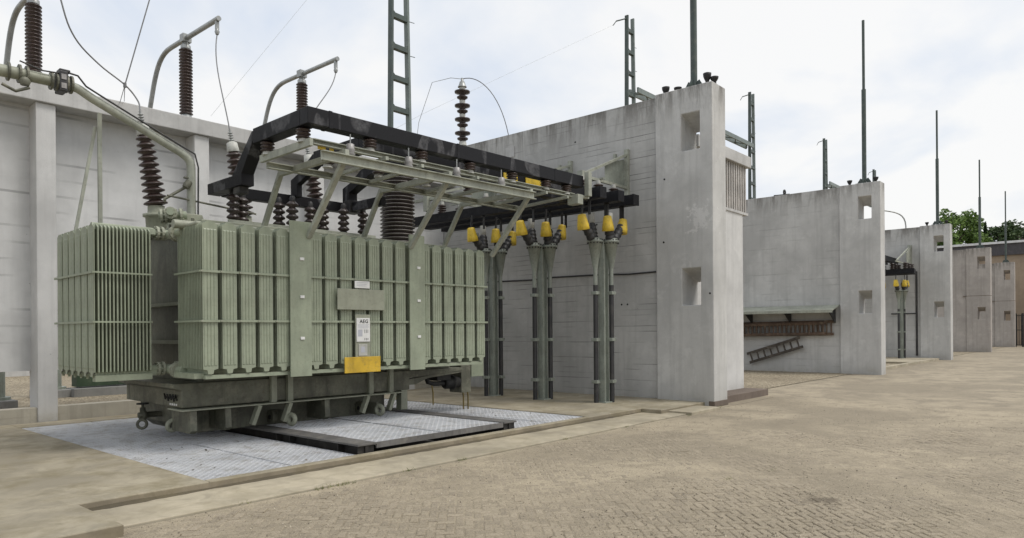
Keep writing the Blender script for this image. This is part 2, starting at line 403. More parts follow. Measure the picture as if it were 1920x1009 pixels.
def sheds(n, rc, rs, t0=.0, t1=1.0, alt=None, rc2=None, rs2=None):
    pr = []; h = (t1-t0)/n
    for i in range(n):
        t = t0+i*h; q = i/max(1, n-1); c = rc+((rc2 or rc)-rc)*q; s_ = rs+((rs2 or rs)-rs)*q
        if alt and i % 2: s_ = c+(s_-c)*alt
        pr += [(t+h*.05, c), (t+h*.32, s_*.985), (t+h*.44, s_), (t+h*.55, s_*.97), (t+h*.95, c*1.08)]
    return pr
def sag(p, q, s_, n=14):
    p, q = Vector(p), Vector(q)
    return [p.lerp(q, i/n) + Vector((0, 0, -s_*4*(i/n)*(1-i/n))) for i in range(n+1)]
def bez(p0, p1, p2, p3, n=16):
    P = [Vector(p) for p in (p0, p1, p2, p3)]
    return [P[0]*(1-t)**3 + P[1]*3*t*(1-t)**2 + P[2]*3*t*t*(1-t) + P[3]*t**3 for t in [i/n for i in range(n+1)]]

# ================================================================== SETTING
struct('ground', MB().add([(-400, -400, -.8), (900, -400, -.8), (900, 900, -.8), (-400, 900, -.8)], [(0, 1, 2, 3)]), 'earth')
# far sheet of the road, the near part of it is paving brick by brick with sand drifted over it
NX0, NX1, NY0, NY1 = 1.0, 17.0, -6.0, 6.405
mb = MB()
def sheet(mb, x0, x1, y0, y1, z): mb.add([(x0, y0, z), (x1, y0, z), (x1, y1, z), (x0, y1, z)], [(0, 1, 2, 3)])
sheet(mb, -60, NX0, -60, 6.405, 0); sheet(mb, NX0, NX1, -60, NY0, 0); sheet(mb, NX1, 400, -60, 6.42, 0)
sheet(mb, 14.05, 400, 6.42, 7.45, 0)
road = struct('road', mb, 'road')
def sand_h(x, y):
    a = noise.noise((x*.55, y*.55, 3.3)); b = noise.noise((x*1.7, y*1.7, 9.1)); c = noise.noise((x*6, y*6, 1.7))
    d = noise.noise((x*14, y*14, 5.2))
    near_ = max(0, min(1, (8.5-(x*f_.x+y*f_.y))/2.2)) * max(0, min(1, (4.2-abs(x*r_.x+y*r_.y-.2))/1.5))
    return -.0022 - .0042*near_ + .0070*a + .0045*b + .0028*c + .0024*d
st_ = .05; nx = int((NX1-NX0)/st_); ny = int((NY1-NY0)/st_); vs = []; fs = []
for j in range(ny+1):
    for i in range(nx+1):
        x = NX0+(NX1-NX0)*i/nx; y = NY0+(NY1-NY0)*j/ny
        ed = min(x-NX0, NX1-x, y-NY0, NY1-y); z = sand_h(x, y)
        if ed < .3: z = z*ed/.3
        vs.append((x, y, z))
for j in range(ny):
    for i in range(nx): a = j*(nx+1)+i; fs.append((a, a+1, a+nx+2, a+nx+1))
sand = put('sand_drift', MB().add(vs, fs, True), 'sand', road)
sand['kind'] = 'stuff'
# herringbone paving bricks, laid at 45 degrees to the kerb
BW, BL = .08, .16
def brick_mesh(l, w_):
    m = MB(); g = .0055; b = .009; h0, h1 = -.05, 0
    x, y = l/2-g, w_/2-g
    ring = lambda dx, z: [(-x+dx, -y+dx, z), (x-dx, -y+dx, z), (x-dx, y-dx, z), (-x+dx, y-dx, z)]
    v = ring(0, h0)+ring(0, h1-b*.6)+ring(b, h1)
    f = [(8, 9, 10, 11)]
    for r0 in (0, 4):
        for i in range(4): j = (i+1) % 4; f.append((r0+i, r0+j, r0+4+j, r0+4+i))
    m.add(v, f); return m
bmH = brick_mesh(BL, BW).mesh('brick'); bmH.materials.append(MT['brick'])
brs = []; A45 = radians(45); ca, sa = cos(A45), sin(A45)
for i in range(-70, 240):
    for j in range(-150, 160):
        c = (i-j) % 4
        if c == 0: u, v_, rot = (i+1)*BW, (j+.5)*BW, 0
        elif c == 3: u, v_, rot = (i+.5)*BW, (j+1)*BW, pi/2
        else: continue
        x = u*ca - v_*sa; y = u*sa + v_*ca
        dep = x*f_.x + y*f_.y; lat = x*r_.x + y*r_.y
        if not (NX0+.2 < x < NX1-.2 and NY0+.2 < y < 6.28) or dep < 4.6 or dep > 11.5 or abs(lat) > dep*.76+.4: continue
        z = random.gauss(-.001, .0016); brs.append((dep, x, y, z, rot))
brs.sort()
vis = [b for b in brs if b[0] > 5.62 and sand_h(b[1], b[2]) < b[3]+.001 and abs((b[1]*r_.x+b[2]*r_.y)) < b[0]*.725]
near = set(vis[:290])
for b in vis[:290]:
    o = bpy.data.objects.new('brick', bmH); COL.objects.link(o); o.parent = road
    o.location = b[1:4]; o.rotation_euler = (random.gauss(0, .01), random.gauss(0, .01), A45+b[4]+random.gauss(0, .01))
mb = MB(); proto = brick_mesh(BL, BW)
for b in brs:
    if b in near: continue
    a = A45+b[4]+random.gauss(0, .01); c_, s_ = cos(a), sin(a); tx, ty = random.gauss(0, .01), random.gauss(0, .01)
    mb.add([(b[1]+v[0]*c_-v[1]*s_, b[2]+v[0]*s_+v[1]*c_, b[3]+v[2]+v[0]*tx+v[1]*ty) for v in proto.v], proto.f)
me = bpy.data.meshes.new('brick_field'); me.from_pydata(mb.v, [], mb.f); me.materials.append(MT['brick'])
bf = bpy.data.objects.new('brick_field', me); COL.objects.link(bf); bf.parent = road; bf['kind'] = 'stuff'

# concrete apron round the pit (top z .10), lower ledge strip in front of it
PX0, PX1, PY0, PY1 = 3.48, 10.5, 7.36, 13.95
ap = MB(); D = -.7; Z1 = .10
ap.box(-40, 2.25, 6.18, PY0-.12, D, Z1)                         # forward part at the left
ap.box(-40, PX0, PY0-.12, 14.5, D, Z1)                          # left of the pit
ap.box(PX0, 14.2, PY0-.12, PY0, D, Z1)                          # front strip
ap.box(PX1, 14.2, PY0, 14.5, D, Z1)                             # right of the pit
ap.box(PX0, PX1, PY1, 14.5, D, Z1)
ap.box(12.2, 14.2, 6.8, PY0-.12, D, Z1-.004)
apron = struct('pavement', ap, 'slab', bevel=.012)
lg = MB(); lg.box(2.25, 14.05, 6.42, PY0-.118, -.3, .022)
struct('lower_pavement', lg, 'ledge', bevel=.008)
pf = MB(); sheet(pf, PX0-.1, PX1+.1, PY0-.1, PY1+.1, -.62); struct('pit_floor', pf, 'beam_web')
# gravel beds
gb = MB(); sheet(gb, -40, 80, 14.5, 60, .06); sheet(gb, 14.5, 80, 7.45, 14.5, .012); struct('gravel_bed', gb, 'gravel')
# dirt drifted into the kerb angle
dm = MB(); rows = []
for i in range(181):
    x = 2.3+i*.065; n_ = noise.noise((x*1.3, 0, 0)); n2 = noise.noise((x*7, 2, 0))
    wd = max(.015, .05+.05*n_+.03*n2); rows.append([(x, PY0-.119, .022+.02+.018*n_), (x, PY0-.119-wd*.5, .034+.008*n2), (x, PY0-.119-wd, .0235)])
vs = [p for r in rows for p in r]; fs = []
for i in range(len(rows)-1):
    for j in range(2): fs.append((i*3+j, i*3+j+1, i*3+j+4, i*3+j+3))
dr = put('dirt_drift', MB().add(vs, fs, True), 'dirt'); dr['kind'] = 'stuff'; tag(dr, 'dark dirt drifted along the foot of the kerb', 'dirt')

# ------------------------------------------------------------------ grating in the pit
GZ = .085
gr = thing('pit_grating', 'bright galvanised steel grating covering the oil pit under the transformer', 'grating', (PX0, PY0, GZ))
BX1, BX2 = 5.62, 8.42       # rail beams
def grate_panel(x0, x1, y0, y1, GZ):
    m = MB(); p = .05; tw = .014; hh = .032; am = .013
    ny_ = int((y1-y0)/p); nx_ = int((x1-x0)/.05)
    for a in range(ny_):
        y = y0+(a+.5)*(y1-y0)/ny_; vs = []; fs = []
        for b in range(nx_+1):
            x = x0+.004+(x1-x0-.008)*b/nx_; o = am*(1 if (b+a) % 2 else -1)
            vs += [(x, y+o-tw/2, GZ-hh), (x, y+o-tw/2, GZ), (x, y+o+tw/2, GZ), (x, y+o+tw/2, GZ-hh)]
            if b:
                q = b*4; fs += [(q-4, q, q+1, q-3), (q-3, q+1, q+2, q-2), (q-2, q+2, q+3, q-1)]
        m.add(vs, fs)
    for x in (x0+.004, x1-.004): m.bar((x, y0+.004, GZ-hh/2), (x, y1-.004, GZ-hh/2), .006, hh)
    for y in (y0+.004, y1-.004): m.bar((x0+.004, y, GZ-hh/2), (x1-.004, y, GZ-hh/2), .006, hh)
    me = bpy.data.meshes.new('grate_panel'); me.from_pydata([(v[0]-PX0, v[1]-PY0, v[2]-.085) for v in m.v], [], m.f); me.materials.append(MT['grating'])
    o = bpy.data.objects.new('grate_panel', me); COL.objects.link(o); o.parent = gr
for xa, xb in ((PX0+.012, 4.54), (4.57, BX1-.14), (BX1+.14, 6.99), (7.02, BX2-.14), (BX2+.14, 9.44), (9.47, PX1-.012)):
    for ya, yb in ((PY0+.012, 9.095), (9.12, 11.495), (11.52, PY1-.012)):
        mid = BX1 < xa < BX2
        grate_panel(xa+(.015 if mid else 0), xb-(.015 if mid else 0), ya+(.04 if mid and ya < 8 else 0), yb, .202 if mid else GZ)
sb = MB()
for y in (9.107, 11.507): sb.box(PX0, PX1, y-.05, y+.05, -.2, GZ-.036)
for x in (4.555, 7.005, 9.455): sb.box(x-.04, x+.04, PY0, PY1, -.2, GZ-.038)
put('bearer', sb, 'beam_web', gr)
# the two rail beams the transformer stands on
for x, lab in ((BX1, 'dark steel rail beam across the pit nearer the camera'), (BX2, 'dark steel rail beam across the pit nearer the cable posts')):
    b = thing('rail_beam', lab, 'beam', (x, PY0, .1), 'rail beams across the pit')
    y0 = PY0+.02
    put('web', MB().box(x-.025, x+.025, y0, 13.6, -.35, .19), 'beam_web', b)
    put('top_flange', MB().box(x-.15, x+.15, y0-.012, 13.6, .19, .215), 'beam_steel', b, .004)
    st = MB()
    for yy in (y0+.02, y0+.45, 9.0, 9.35, 11.0): st.box(x-.125, x+.125, yy, yy+.014, -.3, .189)
    put('stiffener', st, 'beam_web', b)
solo('edge_angle', MB().box(BX1+.16, BX2-.155, PY0+.025, PY0+.048, .135, .211), 'beam_steel', (7, PY0+.1, .05),
     'thin steel angle edging the raised middle grating along the kerb', 'edge bar')
# damp dirty kerb faces
kf = MB().box(2.253, 12.2, PY0-.1235, PY0-.1205, .018, .088).box(-40, 2.25, 6.1765, 6.1795, -.05, .088).box(2.2505, 2.2535, 6.18, PY0-.124, .018, .088).box(12.2, 14.05, 6.7965, 6.7995, .02, .085)
put('kerb_face', kf, 'kerbface', apron)

# ------------------------------------------------------------------ back wall
bw = thing('back_wall', 'long white board-marked concrete back wall with columns and coping behind the transformer', 'wall', (6, 14.9, 0))
x0, x1 = -8, 14.15
put('panel', MB().box(x0, x1, 14.92, 15.12, 1.0, 5.78), 'backwall', bw)
put('coping', MB().box(x0, x1, 14.45, 15.22, 5.78, 6.10), 'coping', bw, .015)
put('low_wall', MB().box(x0, x1, 14.56, 14.78, -.3, .36), 'lowwall', bw, .01)
cx = 3.90-2.82*3
while cx < 13.8:
    put('column', MB().box(cx, cx+.31, 14.52, 15.0, -.2, 5.777), 'annex', bw, .012); cx += 2.82

# ------------------------------------------------------------------ cross walls with pillars
def cross_wall(X, Y, label, mw, mp, T=.66, ztop=6.93, holes=True, joint=None, yl=1.36):
    cw = thing('concrete_cross_wall', label, 'wall', (X, Y, 0), 'concrete walls between the transformer bays')
    yp = Y+yl
    if holes:
        hs = [(Y+.29, Y+.73, 2.18, 2.99), (Y+.29, Y+.73, 5.55, 6.36)]
    else: hs = []
    m = MB(); ya, yb = hs[0][0], hs[0][1]
    # frame the two openings with butted blocks: one mesh through bmesh boolean-free assembly
    ys = [Y, ya, yb, yp]; zs = [-.3, 2.18, 2.99, 5.55, 6.36, ztop]
    solid = lambda i, j: not (i == 1 and j in (1, 3))
    yb2, dzt = yb-.05, .28
    ysb = [Y, ya, yb2, yp]; zsb = [-.3, 2.18, 2.99-dzt, 5.55, 6.36-dzt, ztop]
    for i in range(3):
        for j in range(5):
            if not solid(i, j): continue
            y_0, y_1, z_0, z_1 = ys[i], ys[i+1], zs[j], zs[j+1]
            m.add([(X, y_0, z_0), (X, y_1, z_0), (X, y_1, z_1), (X, y_0, z_1)], [(0, 1, 2, 3)])
            y_0, y_1, z_0, z_1 = ysb[i], ysb[i+1], zsb[j], zsb[j+1]
            m.add([(X+T, y_0, z_0), (X+T, y_1, z_0), (X+T, y_1, z_1), (X+T, y_0, z_1)], [(0, 1, 2, 3)])
    for y in (Y, yp):
        for j in range(5): m.add([(X, y, zs[j]), (X+T, y, zsb[j]), (X+T, y, zsb[j+1]), (X, y, zs[j+1])], [(0, 1, 2, 3)])
    for i in range(3): m.add([(X, ys[i], ztop), (X+T, ysb[i], ztop), (X+T, ysb[i+1], ztop), (X, ys[i+1], ztop)], [(0, 1, 2, 3)])
    for z_0, z_1 in ((2.18, 2.99), (5.55, 6.36)):
        z_2 = z_1-dzt
        m.add([(X, ya, z_0), (X+T, ya, z_0), (X+T, ya, z_2), (X, ya, z_1)], [(0, 1, 2, 3)])
        m.add([(X, yb, z_0), (X+T, yb2, z_0), (X+T, yb2, z_2), (X, yb, z_1)], [(0, 1, 2, 3)])
        m.add([(X, ya, z_0), (X+T, ya, z_0), (X+T, yb2, z_0), (X, yb, z_0)], [(0, 1, 2, 3)])
        m.add([(X, ya, z_1), (X+T, ya, z_2), (X+T, yb2, z_2), (X, yb, z_1)], [(0, 1, 2, 3)])
    o = put('pillar', m, mp, cw)
    bm = bmesh.new(); bm.from_mesh(o.data); bmesh.ops.remove_doubles(bm, verts=bm.verts[:], dist=1e-4)
    bmesh.ops.recalc_face_normals(bm, faces=bm.faces[:]); bm.to_mesh(o.data); bm.free()
    b = o.modifiers.new('bevel', 'BEVEL'); b.width = .018; b.segments = 2; b.limit_method = 'ANGLE'; b.angle_limit = radians(40)
    put('wall_panel', MB().box(X+.1, X+T-.12, yp+.012, 15.3, -.3, ztop-.03), mw, cw, .012)
    if joint:
        put('joint', MB().box(X-.004, X+T+.004, Y-.004, yp+.2, joint, joint+.03), 'plinth', cw)
    return cw
WX = [(14.09, 6.58), (27.2, 6.46), (41.55, 6.66), (55.85, 6.68), (70.75, 6.82)]
w1 = cross_wall(*WX[0], 'tall grey concrete cross wall with two square holes, nearest the camera', 'wall', 'pillar_peeled')
w2 = cross_wall(*WX[1], 'concrete cross wall with ladders hung under a small canopy', 'wall_smooth', 'pillar', .6, 6.83)
w3 = cross_wall(*WX[2], 'grey concrete cross wall third along the row with cable posts before it', 'wall_smooth', 'pillar', .6)
w4 = cross_wall(*WX[3], 'pinkish concrete cross wall fourth along the row with a joint line', 'pinkwall', 'pinkwall', .6, 6.93, True, 3.74)
w5 = cross_wall(*WX[4], 'farthest pinkish concrete cross wall beside the gate', 'pinkwall', 'pinkwall', .6, 7.0, True, 3.8)
# dark weathered skirting at the foot of the first pillar and small square recess on the wall
put('foot', MB().box(14.075, 14.76, 6.565, 6.7, 0, .12), 'plinth', w1, .01)
rc = MB().box(14.165, 14.186, 12.2, 12.5, 6.28, 6.55); put('recess_frame', rc, 'coping', w1)
for y, z, x in ((6.66, 2.42, 14.086), (8.76, 2.25, 14.186), (8.92, 2.25, 14.186), (10.22, 6.30, 14.186), (9.6, 4.2, 14.186), (11.6, 1.1, 14.186), (7.75, 3.6, 14.086), (7.72, 5.0, 14.086)):
    put('tie_hole', MB().lathe((x-.002, y, z), (x+.01, y, z), [(0, .022), (1, .022)], 10, False), 'black', w1)
# platform slab corner beside the pillar
solo('stone_step', MB().box(14.78, 17.45, 6.72, 7.55, -.2, .16), 'plinth', (16, 7, 0), 'low brown stone step at the foot of the louvred annex', 'step', bevel=.012)
solo('kerb_slab', MB().box(12.5, 13.75, 6.3, 6.9, -.1, .055), 'ledge', (13, 6.5, 0), 'thin worn concrete slab lying before the first pillar', 'slab', bevel=.01)

# louvred annex on the far side of wall one
an = thing('louvred_annex', 'white annex with brown slatted louvre under a flat slab behind the first pillar', 'annex', (16, 8, 0))
AY = 7.3
put('wall', MB().box(14.76, 17.35, AY, 10.2, .0, 4.6), 'annex', an, .012)
put('roof_slab', MB().box(14.76, 17.72, AY-.08, 10.4, 5.78, 6.06), 'coping', an, .012)
put('louvre_core', MB().box(14.76, 17.45, AY+.14, 10.2, 4.6, 5.779), 'fascia', an)
x = 14.84
while x < 17.58:
    put('louvre_slat', MB().bar((x, AY+.05, 4.61), (x, AY+.05, 5.775), .075, .09, (0, 1, 0)), 'louvre', an); x += .135
put('louvre_sill', MB().box(14.77, 17.62, AY-.03, AY+.13, 4.55, 4.61), 'coping', an)

# ================================================================== TRANSFORMER (frame T: turned 2 degrees against the walls)
TB = (6.4, 10.9, .25)
tr = thing('power_transformer', 'big grey-green oil transformer with ribbed radiator banks on a wheeled base', 'transformer', TB, T=True)
tb = Vector(TB)
put('tank', MB().box(4.3, 8.95, 9.98, 12.0, .95, 3.17), 'green_tank_shaded', tr, .02)
put('tank_lid', MB().box(4.18, 9.05, 9.9, 12.1, 3.17, 3.22).box(4.3, 8.9, 10.0, 12.0, 3.22, 3.27), 'green', tr, .01)
sm = MB()
for z in (2.06, 1.5): sm.prism([(9.98, z), (12.0, z), (12.0, z+.05), (9.98, z+.05)], 'x', 4.16, 4.3)
put('tank_stiffener', sm, 'green', tr)
put('tank_stiffener', MB().prism([(4.15, 2.06), (4.3, 2.06), (4.3, 2.32)], 'y', 9.98, 10.06), 'green', tr)
lb = MB()
for i in range(9): lb.lathe((4.22, 10.1+i*.2, 3.12), (4.22, 10.1+i*.2, 3.28), [(0, .022), (1, .022)], 6)
put('lid_bolts', lb, 'green_base', tr)

# ---- radiators
def radiator_mesh(w_, z0, z1, depth, nf, pitch_ribs=4):
    m = MB(); hw = w_/2
    # ribbed front fin
    xs = [(-hw, 0), (-hw+.012, 0)]; span = w_-.024; rw = span/pitch_ribs
    for i in range(pitch_ribs):
        a = -hw+.012+i*rw; xs += [(a+rw*.06, 0), (a+rw*.16, 1), (a+rw*.84, 1), (a+rw*.94, 0)]
    xs += [(hw-.012, 0), (hw, 0)]
    rows = [(z0-.065, .34, 0), (z0-.012, .45, 0), (z0, 1, 0), (z0+.035, 1, 0), (z0+.05, 1, 1), (z1-.075, 1, 1), (z1-.06, 1, 0), (z1-.005, 1, 0), (z1+.035, .45, 0)]
    n = len(xs); vs = []; fs = []
    for z, s_, r in rows:
        for x, o in xs: vs.append((x*s_, -.007*o*r, z))
    for j in range(len(rows)-1):
        for i in range(n-1): fs.append((j*n+i, j*n+i+1, (j+1)*n+i+1, (j+1)*n+i))
    m.add(vs, fs, False)
    for i in range(nf):
        y = depth*i/(nf-1); t = .017 if i else .010
        poly = [(-hw*.45, z0-.012), (hw*.45, z0-.012), (hw, z0), (hw, z1-.005), (hw*.45, z1+.035), (-hw*.45, z1+.035), (-hw, z1-.005), (-hw, z0)]
        m.prism(poly, 'y', y+.001, y+.001+t)
    m.prism([(-hw*.42, z1-.03), (hw*.42, z1-.03), (hw*.3, z1+.05), (-hw*.3, z1+.05)], 'y', .03, depth+.12)
    m.prism([(-hw*.3, z0-.075), (hw*.3, z0-.075), (hw*.42, z0), (-hw*.42, z0)], 'y', .03, depth+.12)
    m.lathe((0, .035, z0-.10), (0, .035, z0-.03), [(0, .018), (.4, .018), (.41, .03), (1, .03)], 8)
    return m.mesh('radiator')
ZB, ZT = 1.185, 3.07
rm = radiator_mesh(.198, ZB, ZT, .76, 17); rm.materials.append(MT['green_rad'])
PITCH = .2585
for i in range(20):
    o = bpy.data.objects.new('radiator', rm); COL.objects.link(o); o.parent = tr
    o.location = Vector((3.91+PITCH*(i+.5)-.02, 9.1, 0)) - tb
rm2 = radiator_mesh(.232, ZB-.03, ZT-.02, .68, 16, 3); rm2.materials.append(MT['green_rad'])
for i in range(6):
    o = bpy.data.objects.new('radiator', rm2); COL.objects.link(o); o.parent = tr
    o.location = Vector((2.98, 10.15+.275*(i+.5), 0)) - tb; o.rotation_euler.z = -pi/2
put('header_and_light_baffle', MB().tube([(3.8, 9.72, 3.12), (9.0, 9.72, 3.12)], .06, 12), 'green', tr)
put('header_and_light_baffle', MB().box(3.93, 9.02, 9.3, 9.62, 3.075, 3.125), 'green', tr, .02)  # flat box added to keep skylight out of the radiator gaps
put('bottom_header', MB().box(3.96, 9.0, 9.12, 9.2, 1.055, 1.105), 'green_rad', tr)
put('bottom_header', MB().box(3.85, 3.98, 9.2, 9.85, 1.06, 1.13), 'green_rad', tr)
put('side_header', MB().box(3.0, 3.7, 10.2, 10.32, 1.03, 1.11), 'green_rad', tr)
put('side_header', MB().tube([(2.99, 10.3, 3.07), (3.75, 10.3, 3.07)], .05, 10), 'green_rad', tr)
for z in (2.455, 1.81):
    sb = MB().box(3.895, 9.08, 9.066, 9.086, z-.015, z+.015); put('strap', sb, 'green_rad', tr)
    put('strap', MB().box(3.876, 3.892, 9.09, 9.9, z-.012, z+.012), 'green_rad', tr)
    put('strap', MB().box(2.945, 2.965, 10.12, 11.82, z-.015, z+.015).box(2.945, 3.68, 10.118, 10.136, z-.011, z+.011), 'green_rad', tr)
    bl = MB()
    for i in range(20): bl.box(3.91+PITCH*i-.03, 3.91+PITCH*i, 9.055, 9.066, z-.01, z+.01)
    put('strap_bolts', bl, 'green', tr)
def flange_pipe(p, q, r, par, flanges, n=14):
    p, q = Vector(p), Vector(q)
    put('pipe', MB().tube([p, q], r, n), 'green_rad', par)
    d = (q-p).normalized()
    for t in flanges:
        c = p.lerp(q, t); m = MB().lathe(c-d*.016, c+d*.016, [(0, r*1.75), (1, r*1.75)], n, False)
        a = d.orthogonal().normalized(); b = d.cross(a)
        for j in range(8):
            e_ = c+(a*cos(j*pi/4)+b*sin(j*pi/4))*r*1.45; m.lathe(e_-d*.03, e_+d*.03, [(0, .009), (1, .009)], 6, False)
        put('flange', m, 'green', par)
for z in (3.05, 1.165):
    flange_pipe((3.62, 10.3, z), (4.35, 10.3, z), .055, tr, (.25, .34, .6, .68))
    flange_pipe((3.95, 9.75, z-.02), (3.95, 10.4, z-.02), .06, tr, (.3, .4))
flange_pipe((4.0, 10.75, 3.36), (4.35, 10.62, 3.40), .06, tr, (.1, .25, .6, .8))
flange_pipe((4.05, 10.45, 3.40), (4.25, 10.95, 3.38), .05, tr, (.2, .5, .8))
put('turret_box', MB().prism([(4.25, 3.2), (4.75, 3.2), (4.66, 3.46), (4.4, 3.46)], 'y', 10.8, 11.5), 'green', tr, .01)

# ---- front cover columns and plates
for i, x in enumerate((5.123, 7.257)):
    w_ = .335 if i == 0 else .315
    cp = put('cover_plate', MB().box(x, x+w_, 9.035, 9.062, 1.025, 3.235), 'green_rad', tr, .006)
    for z in (2.70, 2.16, 1.57):
        put('tag', MB().box(x+.15, x+.215, 9.02, 9.0345, z-.02, z+.02), 'white', cp, .003)
pl = put('blank_plate', MB().box(5.885, 6.735, 9.025, 9.04, 1.99, 2.305), 'green', tr, .004)
pl['label'] = 'blank grey-green rectangular plate'
put('yellow_plate', MB().box(5.995, 6.645, 9.01, 9.03, 1.035, 1.275), 'yellow', tr, .004)['label'] = 'plain yellow rectangular plate'
put('backing_board', MB().box(6.20, 6.475, 9.032, 9.046, 1.25, 1.92), 'green', tr, .003)
wp = put('placard', MB().box(6.195, 6.468, 9.03, 9.044, 2.32, 2.43), 'white', tr, .006)
for j in range(3): put('print_line', MB().box(6.225, 6.44-.03*j, 9.0285, 9.0299, 2.405-.025*j, 2.412-.025*j), 'inkgrey', wp)
npl = put('nameplate', MB().box(6.212, 6.458, 9.018, 9.031, 1.502, 1.866), 'white', tr, .006)
tx = bpy.data.curves.new('aeg', 'FONT'); tx.body = 'AEG'; tx.size = .076; tx.align_x = 'CENTER'; tx.extrude = .001; tx.space_character = 1.12; tx.offset = .0016
to = bpy.data.objects.new('aeg', tx); COL.objects.link(to)
bpy.context.view_layer.update()
tm = bpy.data.meshes.new_from_object(to.evaluated_get(bpy.context.evaluated_depsgraph_get())); bpy.data.objects.remove(to)
lo = bpy.data.objects.new('lettering', tm); COL.objects.link(lo); lo.parent = npl; tm.materials.clear(); tm.materials.append(MT['ink'])
lo.location = Vector((6.345, 9.0165, 1.790)) - tb; lo.rotation_euler = (pi/2, 0, 0)
for j in range(4): put('print_line', MB().box(6.235, 6.435-.015*(j % 2), 9.0165, 9.0179, 1.762-.017*j, 1.768-.017*j), 'inkgrey', npl)
put('print_block', MB().box(6.235, 6.315, 9.0165, 9.0179, 1.585, 1.69), 'inkgrey', npl)
for a in range(3):
    put('print_mark', MB().box(6.355+.028*a, 6.363+.028*a, 9.0165, 9.0179, 1.635, 1.69), 'ink', npl)
    put('print_mark', MB().box(6.355+.028*a, 6.364+.028*a, 9.0165, 9.0179, 1.525, 1.56), 'ink', npl)
sp_ = put('small_placard', MB().box(6.25, 6.408, 9.022, 9.031, 1.288, 1.468), 'capgrey', tr, .008)
put('print_block', MB().box(6.29, 6.36, 9.0205, 9.0219, 1.34, 1.43), 'inkgrey', sp_)

# ---- wheeled base
put('base_box', MB().prism([(3.98, .62), (3.98, .86), (3.86, .90), (3.86, .96), (9.25, .96), (9.25, .90), (7.95, .82), (7.95, .62)], 'y', 9.93, 12.05), 'green_base', tr, .012)
put('lower_hull', MB().prism([(4.16, .62), (7.75, .62), (7.75, .30), (7.6, .2), (4.35, .2), (4.2, .32)], 'y', 10.4, 12.0), 'green_base', tr, .012)
put('ledge_bar', MB().box(3.93, 5.45, 9.8, 10.3, .585, .605), 'green', tr, .003)
put('ledge_bar', MB().box(5.45, 7.72, 9.8, 10.3, .585, .605), 'green', tr, .003)
for x in (4.11, 4.6, 6.22):
    put('rib', MB().prism([(9.86, .585), (9.84, .30), (9.9, .262), (10.5, .262), (10.5, .585)], 'x', x-.045, x+.045), 'green_base', tr, .006)
for x in (5.12, 5.62, 7.05, 7.6):
    s_ = -1 if x in (5.12, 7.05) else -1
    put('wheel_bracket', MB().bar((x-.05, 9.86, .585), (x-.14, 9.9, .30), .06, .10, (0, 1, 0)), 'green', tr, .005)
put('end_rib', MB().box(7.78, 7.92, 9.95, 10.1, .27, .62), 'green', tr, .006)
for x in (5.32, 5.59, 7.09, 7.51):
    put('upright', MB().box(x-.045, x+.045, 9.87, 9.95, .605, 1.08), 'green', tr, .005)
for x in (5.52, 7.17):
    for y in (10.3, 11.9):
        wl = put('wheel', MB().lathe((x-.05, y, .334), (x+.05, y, .334), [(0, .07), (0, .105), (.2, .118), (.8, .118), (1, .105), (1, .07)], 20, False), 'green_base', tr)
        put('hub', MB().lathe((x-.06, y, .334), (x+.06, y, .334), [(0, .035), (1, .035)], 14, False), 'black', wl)
def ring(c, ax, R_, r, n=18, k_=8):
    c = Vector(c); ax = Vector(ax).normalized(); a = ax.orthogonal().normalized(); b = ax.cross(a); vs = []; fs = []
    for i in range(n):
        e_ = a*cos(2*pi*i/n)+b*sin(2*pi*i/n)
        for j in range(k_): vs.append(c+e_*(R_+r*cos(2*pi*j/k_))+ax*r*sin(2*pi*j/k_))
    for i in range(n):
        for j in range(k_): fs.append((i*k_+j, ((i+1) % n)*k_+j, ((i+1) % n)*k_+(j+1) % k_, i*k_+(j+1) % k_))
    return MB().add(vs, fs, True)
put('tow_lug', ring((4.08, 10.5, .33), (0, 1, .2), .075, .033), 'green', tr)
put('tow_lug', ring((5.56, 9.80, .33), (1, .25, 0), .072, .036), 'green', tr)
put('tow_lug', ring((7.2, 9.80, .33), (1, .25, 0), .072, .036), 'green', tr)
for x in (5.56, 7.2): put('lug_plate', MB().box(x-.02, x+.02, 9.86, 10.3, .25, .45), 'green_base', tr)
vb = put('drain_valve', MB().lathe((3.92, 11.2, .36), (3.92, 11.2, .60), [(0, .05), (.25, .05), (.26, .07), (.45, .07), (.46, .04), (.8, .04), (.81, .018), (1, .018)], 12)
         .lathe((3.86, 11.2, .44), (4.2, 11.2, .44), [(0, .045), (.15, .045), (.15, .07), (.3, .07), (.3, .045), (1, .045)], 12), 'green_base', tr)
put('hand_wheel', MB().lathe((3.92, 11.2, .60), (3.92, 11.2, .62), [(0, .085), (1, .085)], 14, False), 'black', vb)
put('hose_ring', ring((3.9, 11.17, .31), (.4, 1, 0), .062, .022), 'green_base', vb)
gx = MB()
for i in range(5): gx.tube([(3.975, 10.08+.1*i, .72-.02*(i % 2)), (3.94, 10.03+.1*i, .80), (3.97, 10.2+.06*i, .74)], .012, 6)
put('chain_bundle', gx, 'black', tr)
dg = MB()
for i in range(4): dg.box(3.972, 3.9785, 10.08+.07*i, 10.12+.07*i, .645, .672)
put('stencil_marks', dg, 'white', tr)
put('oil_pump', MB().lathe((9.0, 10.2, .66), (9.36, 10.2, .66), [(0, .09), (.1, .12), (.5, .12), (.52, .14), (.62, .14), (.64, .11), (1, .11)], 14), 'black', tr)
put('pump_box', MB().box(8.75, 9.1, 10.1, 10.4, .72, .88), 'black', tr, .01)
put('pump_pipe', MB().tube([(8.55, 10.2, .85), (8.6, 10.2, .70), (8.75, 10.2, .66), (9.0, 10.2, .66)], .045, 10), 'black', tr)
